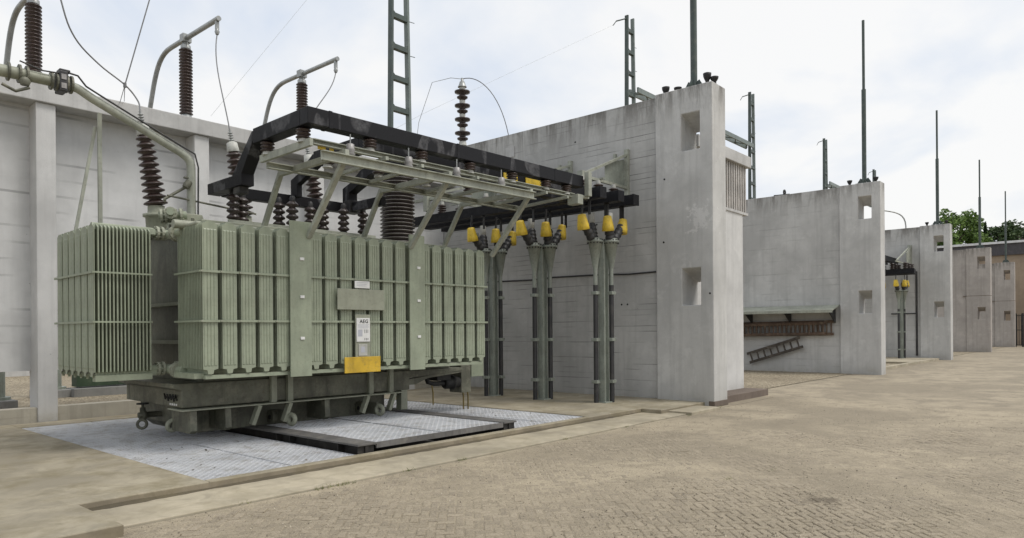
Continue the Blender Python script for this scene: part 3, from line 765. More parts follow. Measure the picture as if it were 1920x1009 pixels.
put('support_arm', MB().prism([(7.95, .80), (9.3, .93), (9.3, .87), (8.4, .80), (8.1, .70), (7.95, .70)], 'y', 9.95, 10.05), 'green_base', tr)
put('cubicle', MB().box(9.37, 9.62, 10.1, 10.45, .455, .985), 'green_base', tr, .006)
put('end_cubicle', MB().box(9.66, 10.0, 10.12, 10.5, .75, 1.12), 'green_rad', tr, .006)
for p in ((9.84, 11.5), (9.68, 10.38), (9.75, 10.32)):
    put('drain_hose', MB().tube([(p[0]-.05, p[1], .6), (p[0], p[1], .35), (p[0], p[1], .09)], .015, 8), 'hose', tr)

# ---- high-voltage bushings
def bushing(tx_, bx, zt, zb, y=11.5):
    k_ = 11.5/11.2; tx_, bx, zt, zb = tx_*k_, bx*k_, H+(zt-H)*k_, H+(zb-H)*k_
    p, q = Vector((bx, y, zb)), Vector((tx_, y, zt))
    b = put('bushing', MB().lathe(p, q, sheds(11, .085, .175, rc2=.065, rs2=.125), 20), 'brown', tr)
    d = (q-p).normalized()
    put('turret', MB().lathe(Vector((bx+.03, y, 3.2)), p, [(0, .17), (.6, .165), (.62, .2), (.72, .2), (.74, .13), (1, .12)], 18), 'green', b)
    put('cap', MB().lathe(q, q+d*.17, [(0, .095), (.1, .1), (.85, .085), (1, .04)], 16), 'capgrey', b)
    sp = MB()
    for i in range(4): sp.lathe(q+d*(.18+.04*i), q+d*(.20+.04*i), [(0, .03), (.5, .045), (1, .03)], 10)
    sp.tube([q+d*.16, q+d*.36], .018, 8)
    put('terminal', sp, 'alu', b)
    return q+d*.36
BT = [bushing(3.97, 4.135, 4.62, 3.58), bushing(5.345, 5.52, 4.62, 3.58), bushing(6.75, 6.95, 4.66, 3.58)]

# ---- big grey-shed bushing
bb = put('cable_bushing', MB().lathe((8.62, 11.1, 3.27), (8.62, 11.1, 4.75), sheds(20, .27, .335, .02, 1), 26), 'darkbrown', tr)
sg = MB()
for i in range(20):
    z = 3.30+i*.0725+.03; sg.lathe((8.62, 11.1, z-.008), (8.62, 11.1, z+.008), [(0, .325), (.5, .345), (1, .325)], 26)
put('shed_rim', sg, 'greyporc', bb)
put('top_cap', MB().lathe((8.62, 11.1, 4.75), (8.62, 11.1, 4.9), [(0, .3), (.7, .28), (1, .1)], 20), 'capgrey', bb)

# ---- oil pipe to the conservator, with relay and bellows
op = put('oil_pipe', MB().tube(bez((2.94, 10.98, 5.05), (3.05, 10.98, 5.05), (3.1, 10.98, 5.0), (3.2, 10.98, 4.95), 6)[:-1] +
     [(3.2, 10.98, 4.95), (4.38, 10.98, 4.42)] + bez((4.42, 10.98, 4.40), (4.53, 10.98, 4.34), (4.57, 10.98, 4.30), (4.57, 10.98, 4.18), 6) + [(4.57, 10.98, 3.45)], .062, 14), 'green_frame', tr)
for x in (2.24, 2.36, 2.44, 2.72, 2.78, 2.90, 2.955): put('flange', MB().lathe((x-.012, 10.98, 5.065), (x+.012, 10.98, 5.065), [(0, .12), (1, .12)], 18, False), 'green_base', op)
bl = MB().lathe((2.45, 10.98, 5.065), (2.72, 10.98, 5.065), [(i/36, .078 if i % 2 else .066) for i in range(37)], 16)
put('bellows', bl, 'green', op)
put('pipe_end', MB().tube([(1.2, 10.98, 5.04), (2.44, 10.98, 5.065)], .08, 14), 'green', op)
rl = put('gas_relay', MB().box(2.79, 2.89, 10.86, 11.10, 4.93, 5.2).box(2.80, 2.93, 10.90, 11.06, 5.2, 5.24), 'dark_steel', op, .01)
wn = MB()
for z in (5.0, 5.12): wn.box(2.81, 2.87, 10.852, 10.859, z-.035, z+.035)
put('sight_window', wn, 'greyporc', rl)
put('valve', MB().lathe((2.40, 10.88, 4.90), (2.40, 10.88, 5.0), [(0, .05), (.5, .07), (1, .04)], 10).tube([(2.15, 10.88, 4.86), (2.3, 10.88, 4.80), (2.45, 10.88, 4.88)], .02, 6), 'green_base', op)
put('conduit', MB().tube([(2.92, 10.91, 5.2), (3.02, 10.91, 5.19), (3.12, 10.91, 5.07), (3.3, 10.91, 4.985), (4.4, 10.91, 4.485), (4.6, 10.91, 4.40), (4.65, 10.91, 4.2), (4.64, 10.91, 3.45)], .013, 6), 'dark_steel', op)
put('conduit', MB().tube([(2.35, 10.90, 5.21), (2.6, 10.90, 5.15), (2.85, 10.90, 5.17)], .01, 6), 'dark_steel', op)
put('sample_pipe', MB().tube([(4.14, 10.88, 3.62), (4.2, 11.05, 3.68), (4.52, 10.88, 3.92)], .022, 8).lathe((4.44, 10.88, 3.86), (4.50, 10.88, 3.96), [(0, .05), (.5, .06), (1, .05)], 10).lathe((4.45, 10.88, 4.0), (4.45, 10.88, 4.02), [(0, .04), (1, .04)], 8), 'green_base', op)
put('cross_rod', MB().tube([(4.2, 10.95, 3.72), (5.6, 10.95, 3.60)], .015, 6), 'green_base', tr)
put('pipe_stay', MB().bar((3.37, 11.2, 3.05), (3.37, 11.2, 4.82), .045, .05), 'green_frame', tr)
put('pipe_stay', MB().bar((3.33, 11.25, 4.62), (3.07, 11.25, 3.1), .035, .04), 'green_frame', tr)

# ---- low-voltage bushings on the lid
for i, (x, y) in enumerate(((5.05, 10.6), (5.27, 10.75), (5.9, 10.75), (6.0, 10.5), (6.48, 10.75), (6.70, 10.7), (6.98, 10.5), (7.42, 10.55))):
    b = put('small_bushing', MB().lathe((x, y, 3.40), (x, y, 3.80), sheds(4, .05, .10), 16), 'darkbrown', tr)
    put('stem', MB().lathe((x, y, 3.25), (x, y, 3.40), [(0, .075), (1, .06)], 12), 'dark_steel', b)
    put('cap', MB().lathe((x, y, 3.80), (x, y, 3.89), [(0, .05), (.6, .05), (1, .03)], 12), 'dark_steel', b)
put('bushing_rail', MB().box(4.9, 7.6, 10.42, 10.47, 3.33, 3.38).box(4.9, 7.6, 10.85, 10.9, 3.33, 3.38), 'green_frame', tr)

# ================================================================== SUPPORT FRAME on the transformer
FB = (7.3, 9.2, 3.2)
fr = thing('support_frame', 'pale green steel frame above the transformer carrying the black ducts', 'steel frame', FB, T=True)
def chan(name, p, q, w_, h, par, m='green_frame', fl=.012):      # channel section: web + two flanges
    p, q = Vector(p), Vector(q); d = (q-p).normalized(); sd = d.cross(Vector((0, 0, 1))).normalized(); up = sd.cross(d)
    mb_ = MB().bar(p, q, fl, h)
    for s_ in (-1, 1): mb_.bar(p+up*s_*(h/2-fl/2)+sd*(w_/2), q+up*s_*(h/2-fl/2)+sd*(w_/2), w_, fl)
    return put(name, mb_, m, par)
for X in (5.42, 7.28, 9.16):
    put('front_strut', MB().bar((X, 9.04, 3.02), (X, 8.14, 3.96), .065, .075, (1, 0, 0)), 'green_frame', fr, .004)
    put('rear_strut', MB().bar((X, 10.40, 3.22), (X, 9.80, 4.08), .065, .075, (1, 0, 0)), 'green_frame', fr, .004)
    put('arm', MB().bar((X, 9.83, 4.06), (X, 8.05, 4.06), .065, .09), 'green_frame', fr, .004)
chan('front_channel', (5.02, 8.06, 3.955), (9.22, 8.06, 3.99), .06, .13, fr)
chan('top_channel', (5.0, 8.26, 4.165), (10.55, 8.26, 4.20), .07, .075, fr)
chan('rear_channel', (5.0, 9.45, 4.05), (10.4, 9.45, 4.07), .07, .09, fr)
put('end_channel', MB().bar((4.97, 8.2, 4.15), (4.97, 9.55, 4.15), .05, .10), 'green_frame', fr)
for X in (6.1, 6.75, 7.9, 8.5, 9.6, 10.2): put('cross_member', MB().bar((X, 8.08, 4.11), (X, 9.45, 4.06), .05, .05), 'green_frame', fr)
put('end_box', MB().box(10.46, 10.62, 8.05, 8.3, 4.02, 4.20), 'green_frame', fr, .006)
put('end_post', MB().box(10.765, 10.87, 8.03, 8.13, 4.20, 4.66), 'green_frame', fr, .006)
put('end_plate', MB().box(10.55, 10.9, 8.12, 8.2, 4.17, 4.215), 'green_frame', fr)
for x, w_ in ((5.1, .12), (5.28, .06)): put('yellow_tag', MB().box(x, x+w_, 8.255, 8.268, 4.09, 4.13), 'yellow2', fr)
ZD0, ZD1 = 4.37, 4.59          # duct bottom / top
DY = (8.24, 8.78, 9.32)
def duct_insulator(x, y, z0=4.205, z1=ZD0):
    b = put('post_insulator', MB().lathe((x, y, z0+.035), (x, y, z1), sheds(3, .06, .10), 16), 'brown', fr)
    put('foot', MB().lathe((x, y, z0-.01), (x, y, z0+.04), [(0, .075), (1, .06)], 12), 'capgrey', b)
for x in (5.92, 6.86, 7.86, 8.86, 9.75, 10.35): duct_insulator(x, DY[0])
for x in (5.92, 6.86, 7.86, 8.86, 9.95): duct_insulator(x, DY[2], 4.155)
duct_insulator(4.98, 8.42, 4.19); duct_insulator(4.98, 9.38, 4.19)
for x in (5.5, 6.5, 7.45, 8.45):
    c = put('pin_insulator', MB().lathe((x, 8.10, 4.04), (x, 8.10, 4.20), [(0, .05), (.15, .068), (.3, .048), (.45, .068), (.6, .055), (.95, .055), (1, .04)], 16), 'greyporc', fr)
    put('pin', MB().tube([(x, 8.10, 4.2), (x, 8.10, 4.33)], .01, 6), 'alu', c)
    put('foot', MB().lathe((x, 8.10, 4.015), (x, 8.10, 4.045), [(0, .05), (1, .05)], 10), 'green_frame', c)

# ================================================================== BLACK BUS DUCTS
def duct_run(mb_, pts, w_, h):
    for a, b in zip(pts[:-1], pts[1:]): mb_.bar(a, b, w_, h)
DW = .20; DC = (ZD0+ZD1)/2; DH = ZD1-ZD0
LB = ['front', 'middle', 'rear']; LX = (4.98, 6.28, 7.35); XE = (10.75, 11.8, 12.4)
labs = ['black bus duct with scuffed bands running along the front of the pale frame', 'black bus duct hidden behind the front one above the pale frame', 'rearmost black bus duct above the transformer lid']
for i in range(3):
    d = thing('bus_duct', labs[i], 'bus duct', (LX[i], DY[i], ZD0), 'black bus ducts over the transformer', T=True)
    X, Y = LX[i], DY[i]
    put('long_run', MB().box(X-DW/2, XE[i], Y-DW/2, Y+DW/2, ZD0, ZD1), 'duct', d, .008)
    ye = 9.62 if i == 0 else 10.15
    put('cross_run', MB().box(X-DW/2, X+DW/2, Y+DW/2+.002, ye, ZD0+.002, ZD1-.002), 'duct' if i == 0 else 'duct2', d, .008)
    lg_ = MB()
    if i == 0:
        lg_.prism([(9.5, ZD1-.03), (9.66, ZD1-.03), (10.28, 4.02), (10.22, 3.84), (10.06, 3.84), (10.02, 3.96)], 'x', X-DW/2+.003, X+DW/2-.003)
        put('leg', lg_, 'duct', d, .006)
        put('stub', MB().box(X-DW/2, X+DW/2, 9.98, 11.12, 3.84, 4.01), 'duct', d, .006)
        put('shoe', MB().box(X-.07, X+.07, 10.1, 10.3, 3.74, 3.86), 'dark_steel', d)
    else:
        lg_.prism([(10.1, ZD1-.02), (10.26, ZD1-.02), (10.72, 4.32), (10.95, 4.25), (10.95, 3.95), (10.75, 3.95), (10.75, 4.15), (10.6, 4.2), (10.08, ZD0+.02)], 'x', X-(.05 if i == 1 else .09), X+(.05 if i == 1 else .09))
        put('leg', lg_, 'duct', d, .005)
        if i == 2: put('stub', MB().box(X-.05, X+.05, 9.85, 10.85, 3.82, 3.98), 'duct', d, .006)
    if i == 0:
        for x in (5.2, 7.5, 9.9): put('joint_band', MB().box(x, x+.05, Y-DW/2-.004, Y+DW/2+.004, ZD0-.004, ZD1+.004), 'duct2', d)
lo_d = thing('lower_bus_duct', 'low black bus duct joining the legs above the transformer lid', 'bus duct', (6.2, 11, 3.84), T=True)
put('run', MB().box(5.09, 7.45, 10.94, 11.1, 3.83, 4.0), 'duct', lo_d, .006)
put('end_box', MB().box(7.25, 7.5, 10.7, 10.938, 3.80, 4.02), 'dark_steel', lo_d, .006)
for x0_, x1_ in ((9.1, 9.46), (9.69, 10.12)):
    solo('yellow_sign', MB().box(x0_, x1_, DY[1]-.124, DY[1]-.104, 4.365, 4.50), 'yellow2', (x0_, DY[1]-.11, 4.43),
         'yellow sign plate on the middle duct, ' + ('left' if x0_ < 9.5 else 'right') + ' one of the pair', 'sign', 'yellow plates on the duct', T=True)

# ================================================================== WALL SIDE (world frame): ducts, brackets, cable posts
VX = (12.1, 12.7, 13.3)
vl = ['black duct along the wall bracket, nearest the transformer', 'middle black duct of the three along the wall', 'black duct along the wall with its bare end by the pillar']
for i, X in enumerate(VX):
    d = thing('wall_bus_duct', vl[i], 'bus duct', (X, 10.5, 4.3), 'black ducts along the first cross wall')
    put('run', MB().box(X-.11, X+.11, (8.05, 8.0, 8.0)[i], 14.0, 4.36, 4.58), 'duct2', d, .008)
    put('end_cap', MB().box(X-.115, X+.115, (8.02, 7.97, 7.97)[i], (8.06, 8.01, 8.01)[i], 4.355, 4.585), 'duct2', d)
    hg = MB()
    for y in (8.35, 9.85, 11.35): hg.box(X-.035, X-.015, y-.03, y+.03, 4.05, 4.365)
    put('hanger', hg, 'cable', d)
    for y in (8.55, 9.9, 11.3, 12.8):
        b = put('post_insulator', MB().lathe((X, y, 4.58), (X, y, 4.80), sheds(4, .055, .11), 16), 'brown', d)
        put('cap', MB().lathe((X, y, 4.80), (X, y, 4.88), [(0, .06), (1, .05)], 12), 'capgrey', b)
for i, (y, lab) in enumerate(((8.72, 'pale green triangular wall bracket nearest the pillar'), (10.35, 'pale green wall bracket half hidden behind the front duct'), (12.9, 'pale green wall bracket deepest in the bay'))):
    b = thing('wall_bracket', lab, 'bracket', (14.18, y, 4.85), 'brackets holding the wall ducts')
    put('wall_channel', MB().box(14.1, 14.186, y-.05, y+.05, 4.75, 5.85), 'green_frame', b, .004)
    xe = 12.38 if i == 0 else 11.75
    put('arm', MB().bar((14.12, y, 4.95), (xe, y, 4.95), .06, .06), 'green_frame', b)
    put('stay', MB().bar((14.12, y, 5.72), (xe+.03, y, 5.01), .055, .055), 'green_frame', b)
    put('drop_plate', MB().box(xe-.12, xe-.01, y-.07, y+.07, 4.60, 5.05), 'green_frame', b, .004)
    put('gusset', MB().prism([(14.1, 4.96), (14.1, 5.62), (13.3, 5.38), (13.3, 4.96)], 'y', y+.052, y+.06), 'green_post', b)
    put('wall_clip', MB().box(14.12, 14.188, y+.30, y+.36, 5.45, 5.8), 'green_frame', b)
solo('bracket_rail', MB().bar((11.74, 10.2, 4.90), (11.74, 13.4, 4.90), .07, .07).bar((13.0, 8.6, 4.985), (13.0, 13.4, 4.985), .05, .04), 'green_frame', (12, 10, 4.9), 'pale green rails tying the wall brackets together', 'rail')

def cable_post(px, py, label, base=.1, full=True, sc_=1.0):
    c = thing('cable_post', label, 'cable post', (px, py, base), 'cable termination posts')
    p = MB(); H1 = 3.55
    p.box(px-.075, px+.075, py-.012, py+.012, base, H1).box(px-.09, px-.075, py-.075, py+.075, base, H1).box(px+.075, px+.09, py-.075, py+.075, base, H1)
    put('post', p, 'green_post', c)
    put('base_plate', MB().box(px-.14, px+.14, py-.13, py+.13, base, base+.02), 'green_post', c)
    for s_ in (-1, 1):
        cx_, cy_ = px + s_*.155, py - s_*.10
        put('cable', MB().tube([(cx_, cy_, base), (cx_, cy_, 2.62)], .052, 12), 'cable', c)
        put('riser_pipe', MB().tube([(cx_, cy_, 2.60), (cx_, cy_, 3.08)], .047, 12), 'green_post', c)
        fu = put('funnel', MB().lathe((cx_, cy_, 2.98), (cx_, cy_, 3.62), [(0, .05), (.08, .06), (.85, .15), (.86, .175), (.93, .175), (.94, .15), (1, .14)], 18), 'green_post', c)
        fb = MB()
        for j in range(14): a = j*2*pi/14; fb.lathe((cx_+.16*cos(a), cy_+.16*sin(a), 3.50), (cx_+.16*cos(a), cy_+.16*sin(a), 3.60), [(0, .014), (1, .014)], 6, False)
        put('flange_bolts', fb, 'dark_steel', fu)
        for z in (.55, 1.45, 2.45): put('clamp', MB().box(cx_-.075, cx_+.075, cy_-.07, cy_+.07, z-.035, z+.035), 'green_post', c, .005)
        # insulators leaning out of the funnel, with yellow covers on the outer ones
        for (dx, dy, cov) in (((-.46, .02, 1), (.10, .16, 0)) if s_ < 0 else ((-.21, -.05, 1), (.42, -.04, 1), (.10, .10, 0))):
            a = Vector((cx_+dx*.25, cy_+dy*.25, 3.60)); b = Vector((cx_+dx*.95, cy_+dy, 3.95))
            iz = put('cable_insulator', MB().lathe(a, b, sheds(4, .08, .10), 14), 'cable', c)
            if cov:
                d2 = (b-a).normalized()
                d3 = Vector((d2.x*.32, d2.y*.3, 1)).normalized()
                put('yellow_cover', MB().lathe(b-d3*.19, b+d3*.14, [(0, .115), (.02, .132), (.3, .125), (.85, .09), (.95, .084), (1, .05)], 16), 'yellow2', iz)
                put('strap', MB().bar(b+d3*.10, (b.x+.02, b.y, 4.37), .025, .05), 'cable', iz)
                put('wing', MB().box(a.x-.13, a.x-.12, a.y-.03, a.y+.03, 3.74, 3.98), 'alu', iz)
            else:
                put('sleeve', MB().lathe(b, b+Vector((0, 0, .25)), [(0, .06), (.05, .075), (.95, .075), (1, .05)], 14), 'capgrey', iz)
    return c
cable_post(12.48, 11.45, 'cable post with yellow covers half hidden behind the radiator end')
cable_post(12.47, 9.93, 'middle cable post of three with yellow covers on the apron')
cable_post(12.72, 8.45, 'cable post with yellow covers nearest the concrete pillar')
solo('wall_cable', MB().tube([(14.17, 14.4, 2.99), (14.17, 12.8, 2.99), (14.168, 11.6, 2.97), (14.17, 10.9, 3.0), (14.17, 9.6, 2.985), (14.168, 8.7, 2.95), (14.17, 8.0, 2.965)], .02, 6), 'cable', (14.17, 11, 2.98),
     'thin dark cable running level along the first cross wall', 'cable')
# bay three: the same kind of posts and ducts, far smaller in view
for py, lab in ((8.6, 'far cable post with yellow covers before the third wall, right one'), (9.7, 'far cable post with yellow covers before the third wall, left one')):
    cable_post(40.2, py, lab, .1)
fd = thing('far_bus_duct', 'small black bus duct on brackets against the third cross wall', 'bus duct', (40.3, 9.5, 4.3))
put('run', MB().box(39.6, 39.85, 7.9, 13, 4.36, 4.62).box(40.3, 40.5, 8.0, 13, 4.36, 4.62), 'duct2', fd, .01)
put('arm', MB().bar((41.6, 8.5, 4.95), (38.6, 8.5, 4.95), .06, .06).bar((41.6, 8.5, 5.9), (38.8, 8.5, 5.0), .06, .06).box(41.58, 41.65, 8.4, 8.6, 4.8, 6.0), 'green_frame', fd)
for x in (39.7, 40.4, 41.0):
    for y in (8.3, 8.9, 9.6): put('post_insulator', MB().lathe((x, y, 4.62), (x, y, 4.95), sheds(4, .06, .13), 10), 'darkbrown', fd)
put('upper_run', MB().box(37.5, 41.0, 8.9, 9.1, 4.98, 5.25).box(38.2, 41.0, 9.4, 9.6, 4.98, 5.22), 'duct2', fd, .01)
put('wall_plate', MB().prism([(41.55, 4.9), (41.55, 5.9), (40.6, 5.5), (40.6, 4.9)], 'y', 8.42, 8.46), 'green_frame', fd)
put('drop_pipe', MB().tube([(41.63, 8.2, .2), (41.63, 8.2, 4.6)], .05, 8).tube([(41.63, 8.2, 2.4), (41.63, 9.4, 2.4)], .03, 6), 'dark_steel', fd)
solo('far_grating', MB().box(36, 39.3, 7.4, 11, -.1, .09), 'ledge', (38, 9, 0), 'sliver of pale pit grating in the third bay', 'grating')
solo('far_kerb', MB().box(28.2, 41.4, 7.15, 7.35, -.1, .1).box(39.35, 41.5, 7.36, 12, -.1, .1), 'ledge', (36, 7.2, 0), 'pale concrete kerb in front of the third bay', 'kerb')

# ------------------------------------------------------------------ ladders and canopy on wall two
WF = 27.3
cn = thing('lean_to_canopy', 'narrow pale green sheet canopy over the hung ladders', 'canopy', (WF, 9.6, 2.3))
put('sheet', MB().prism([(WF-.03, 2.52), (WF-.03, 2.48), (WF-.9, 2.27), (WF-.9, 2.31)], 'y', 7.86, 13.0), 'green_frame', cn)
put('front_edge', MB().box(WF-.93, WF-.9, 7.85, 13.0, 2.22, 2.32), 'green_frame', cn)
for y in (8.0, 9.6, 11.1): put('bracket', MB().prism([(WF-.01, 2.47), (WF-.01, 1.85), (WF-.06, 1.85), (WF-.8, 2.27)], 'y', y, y+.03), 'dark_steel', cn)
def ladder(name, label, p, q, w_, nr, m, r=.022):
    p, q = Vector(p), Vector(q); d = (q-p).normalized(); up = Vector((1, 0, 0)).cross(d).normalized()
    l = thing(name, label, 'ladder', tuple(p.lerp(q, .5)), 'ladders hung on the wall')
    for s_ in (-.5, .5): put('rail', MB().bar(p+up*w_*s_, q+up*w_*s_, .045, .10), m, l)
    for i in range(nr):
        c = p.lerp(q, (i+.5)/nr); put('rung', MB().tube([c-up*w_*.5, c+up*w_*.5], r, 6), m, l)
ladder('wooden_ladder', 'long brown wooden ladder hung level under the canopy', (WF-.1, 8.05, 1.68), (WF-.1, 12.3, 1.63), .46, 26, 'wood', .028)
ladder('wooden_ladder', 'second brown ladder laid level behind the long one', (WF-.2, 8.3, 1.66), (WF-.2, 12.3, 1.60), .38, 24, 'wood', .028)
ladder('short_ladder', 'short grey ladder hanging tilted below the level ones', (WF-.12, 9.2, 1.15), (WF-.12, 11.25, .50), .36, 8, 'woodgrey', .03)
# ------------------------------------------------------------------ lightning rods and flared fittings on the pillars
for i, (X, Y) in enumerate(WX):
    rx, ry = X+.42, Y+.62
    zt = (6.93, 6.83, 6.93, 6.93, 7.0)[i]
    r = thing('lightning_rod', ['tall dark green rod on the nearest pillar, cut by the top of the picture', 'tall green lightning rod on the second pillar', 'green lightning rod on the third pillar', 'green lightning rod on the pinkish fourth pillar', 'farthest and shortest-looking green lightning rod'][i], 'lightning rod', (rx, ry, zt), 'lightning rods on the pillars')
    put('lower_tube', MB().tube([(rx, ry, zt), (rx, ry, zt+3.45)], .075, 12), 'tower', r)
    put('upper_tube', MB().tube([(rx, ry, zt+3.40), (rx, ry, zt+5.95)], .048, 10), 'tower', r)
    put('base_plate', MB().box(rx-.2, rx+.2, ry-.25, ry+.25, zt, zt+.05), 'tower', r, .005)
    g = MB()
    for a, b in ((1, 0), (-1, 0), (0, 1), (0, -1)):
        g.bar((rx+a*.08, ry+b*.08, zt+.22), (rx+a*.18, ry+b*.18, zt+.06), .02, .12)
    put('gusset', g, 'tower', r)
    fx = ((-.02, .62, .22), (-.02, .32, .14), (-.1, -.42, .26), (-.05, -.57, .16)) if i == 0 else ((-.05, .45, .2), (-.05, -.42, .2))
    if i < 3:
        for j, (dx, dy, h) in enumerate(fx):
            x, y = rx+dx-.12, ry+dy
            y = max(y, Y+.06)
            fo = solo('flared_fitting', MB().lathe((x, y, zt-.01), (x, y, zt+h), [(0, .045), (.35, .04), (.5, .06), (.75, .085), (.97, .09), (1, .07)], 12), 'black', (x, y, zt),
                 'small dark flared fitting on ' + ('nearest pillar top, ' + ['left of the rod base', 'second left of the rod', 'tall one right of the rod', 'at its road-side edge'][j] if i == 0 else ('second' if i == 1 else 'third') + ' pillar top, ' + ('left' if j == 0 else 'right') + ' of the rod'), 'fitting', 'flared fittings on the pillar tops')

# ------------------------------------------------------------------ back-wall post insulators with bent pipes, wires
PXs = (3.95, 6.68, 9.44); plab = ['tall brown post insulator at the left edge on the back wall', 'brown post insulator with bent pipe on the back wall above the oil pipe', 'brown post insulator with bent pipe rising behind the black duct corner']
for i, X in enumerate(PXs):
    a = thing('post_insulator', plab[i], 'insulator', (X, 14.8, 6.1), 'post insulators on the back wall')
    put('insulator', MB().lathe((X, 14.8, 6.22), (X, 14.8, 7.60), sheds(21, .085, .135), 18), 'brown', a)
    put('base_plate', MB().box(X-.16, X+.2, 14.55, 15.1, 6.1, 6.13).lathe((X, 14.8, 6.13), (X, 14.8, 6.22), [(0, .12), (1, .10)], 14), 'alu', a)
    put('cap', MB().lathe((X, 14.8, 7.60), (X, 14.8, 7.78), [(0, .10), (.4, .10), (.5, .07), (1, .07)], 14).box(X-.09, X+.09, 14.72, 14.88, 7.74, 7.9), 'alu', a)
    put('bent_pipe', MB().tube([(X, 13.35, 7.82), (X, 14.8, 7.82)] + bez((X, 15.5, 7.82), (X, 16.0, 7.82), (X, 16.2, 7.6), (X, 16.4, 7.2), 8) + [(X, 17.6, 4.5)], .05, 12), 'alu', a)
    put('clamp', MB().box(X-.03, X+.03, 13.4, 13.46, 7.62, 7.8).lathe((X, 13.43, 7.52), (X, 13.43, 7.63), [(0, .03), (.5, .05), (1, .03)], 8), 'alu', a)
def T2W(v): return RT @ Vector(v)
for i, (st, lab) in enumerate((((3.95, 13.43, 7.53), ''), ((6.68, 13.43, 7.53), 'wire from the middle bent pipe down to the middle slanted bushing'), ((9.44, 13.43, 7.53), 'short wire from the right bent pipe down behind the black duct'))):
    if i == 0: continue
    e_ = T2W(BT[i]); s_ = Vector(st)
    solo('drop_wire', MB().tube(bez(s_, s_+Vector((-.1, 0, -.6)), e_+Vector((-.05, .1, .6)), e_), .011, 6), 'wire', tuple(e_), lab, 'wire', 'wires to the slanted bushings')
e_ = T2W(BT[0])
def smooth(P, n=6):
    P = [Vector(p) for p in P]; Q = [P[0]*2-P[1]]+P+[P[-1]*2-P[-2]]; out_ = []
    for i in range(1, len(Q)-2):
        for j in range(n):
            t = j/n; a, b, c, d = Q[i-1:i+3]
            out_.append(.5*((2*b)+(c-a)*t+(2*a-5*b+4*c-d)*t*t+(3*b-a-3*c+d)*t**3))
    return out_+[P[-1]]
solo('drop_wire', MB().tube(smooth([(3.40, 12.2, 7.9), (3.56, 12.0, 6.657), (3.738, 12, 6.159), (4.067, 12, 5.847), (4.40, 11.85, 5.564), (4.545, 11.75, 5.33), e_]), .012, 6), 'wire', tuple(e_), 'long curved wire dropping to the left slanted bushing', 'wire', 'wires to the slanted bushings')
solo('guy_wire', MB().tube([(5.28, 12.2, 8.8), (4.83, 12.0, 7.10), (4.39, 11.85, 5.563)], .010, 5).tube([(4.39, 11.85, 5.563), (5.418, 14.9, 6.177)], .006, 5).tube([(4.39, 11.85, 5.563), (5.506, 14.9, 6.25)], .006, 5).lathe((4.39, 11.85, 5.53), (4.39, 11.85, 5.60), [(0, .025), (1, .025)], 8), 'wire', (5.4, 14.9, 6.1),
     'thin straight guy wire crossing the curved wire at upper left', 'wire')
solo('far_wire', MB().tube([(14.5, 20, 14.6), (12.957, 20, 12.46), (9.735, 20, 7.956)], .0045, 4), 'alu', (9.74, 20, 7.9), 'faint thin line climbing steeply left of the tall tower', 'wire', 'faint overhead lines')
solo('far_wire', MB().tube([(27.6, 17.6, 15.7), (21.475, 19, 12.04), (17.88, 20, 9.85), (15.0, 20.8, 7.9)], .0045, 4), 'alu', (15, 20.8, 7.9), 'faint thin line falling left from the second tower top', 'wire', 'faint overhead lines')
# surge arrester on the wall corner
sa_ = thing('surge_arrester', 'grey and brown surge arrester post on the rear wall corner', 'arrester', (14.1, 14.05, 6.9))
pr = []
for i in range(4):
    t = .05+i*.235; pr += [(t, .075), (t+.02, .085), (t+.045, .15), (t+.065, .155), (t+.08, .09), (t+.11, .09), (t+.135, .215), (t+.16, .22), (t+.175, .14), (t+.185, .08)]
put('shed_stack', MB().lathe((14.1, 14.05, 6.9), (14.1, 14.05, 8.55), pr, 20), 'darkbrown', sa_)
put('base', MB().lathe((14.1, 14.05, 6.88), (14.1, 14.05, 6.99), [(0, .12), (1, .1)], 14), 'capgrey', sa_)
cg = MB()
for i in range(4):
    z = 6.9+1.65*(.235+i*.235); cg.lathe((14.1, 14.05, z-.005), (14.1, 14.05, z+.085), [(0, .08), (1, .085)], 16)
put('spacer', cg, 'capgrey', sa_)
put('cap', MB().lathe((14.1, 14.05, 8.53), (14.1, 14.05, 8.78), [(0, .13), (.2, .10), (.6, .07), (.62, .04), (1, .04)], 14), 'alu', sa_)
solo('arrester_wire', MB().tube(bez((14.1, 14.05, 8.76), (14.4, 13.6, 8.9), (14.75, 13.1, 8.2), (14.8, 12.9, 6.9)), .012, 6), 'wire', (14.8, 12.9, 6.9), 'dark curved wire falling from the arrester behind the wall', 'wire', 'arrester wires')
solo('arrester_wire', MB().tube([(14.1, 14.05, 8.76), (13.9, 14.3, 8.8), (13.6, 14.75, 8.7), (13.4, 15.1, 7.6), (13.3, 15.3, 6.1)], .008, 6), 'alu', (13.3, 15.3, 6.1), 'pale thin wire falling left of the arrester', 'wire', 'arrester wires')

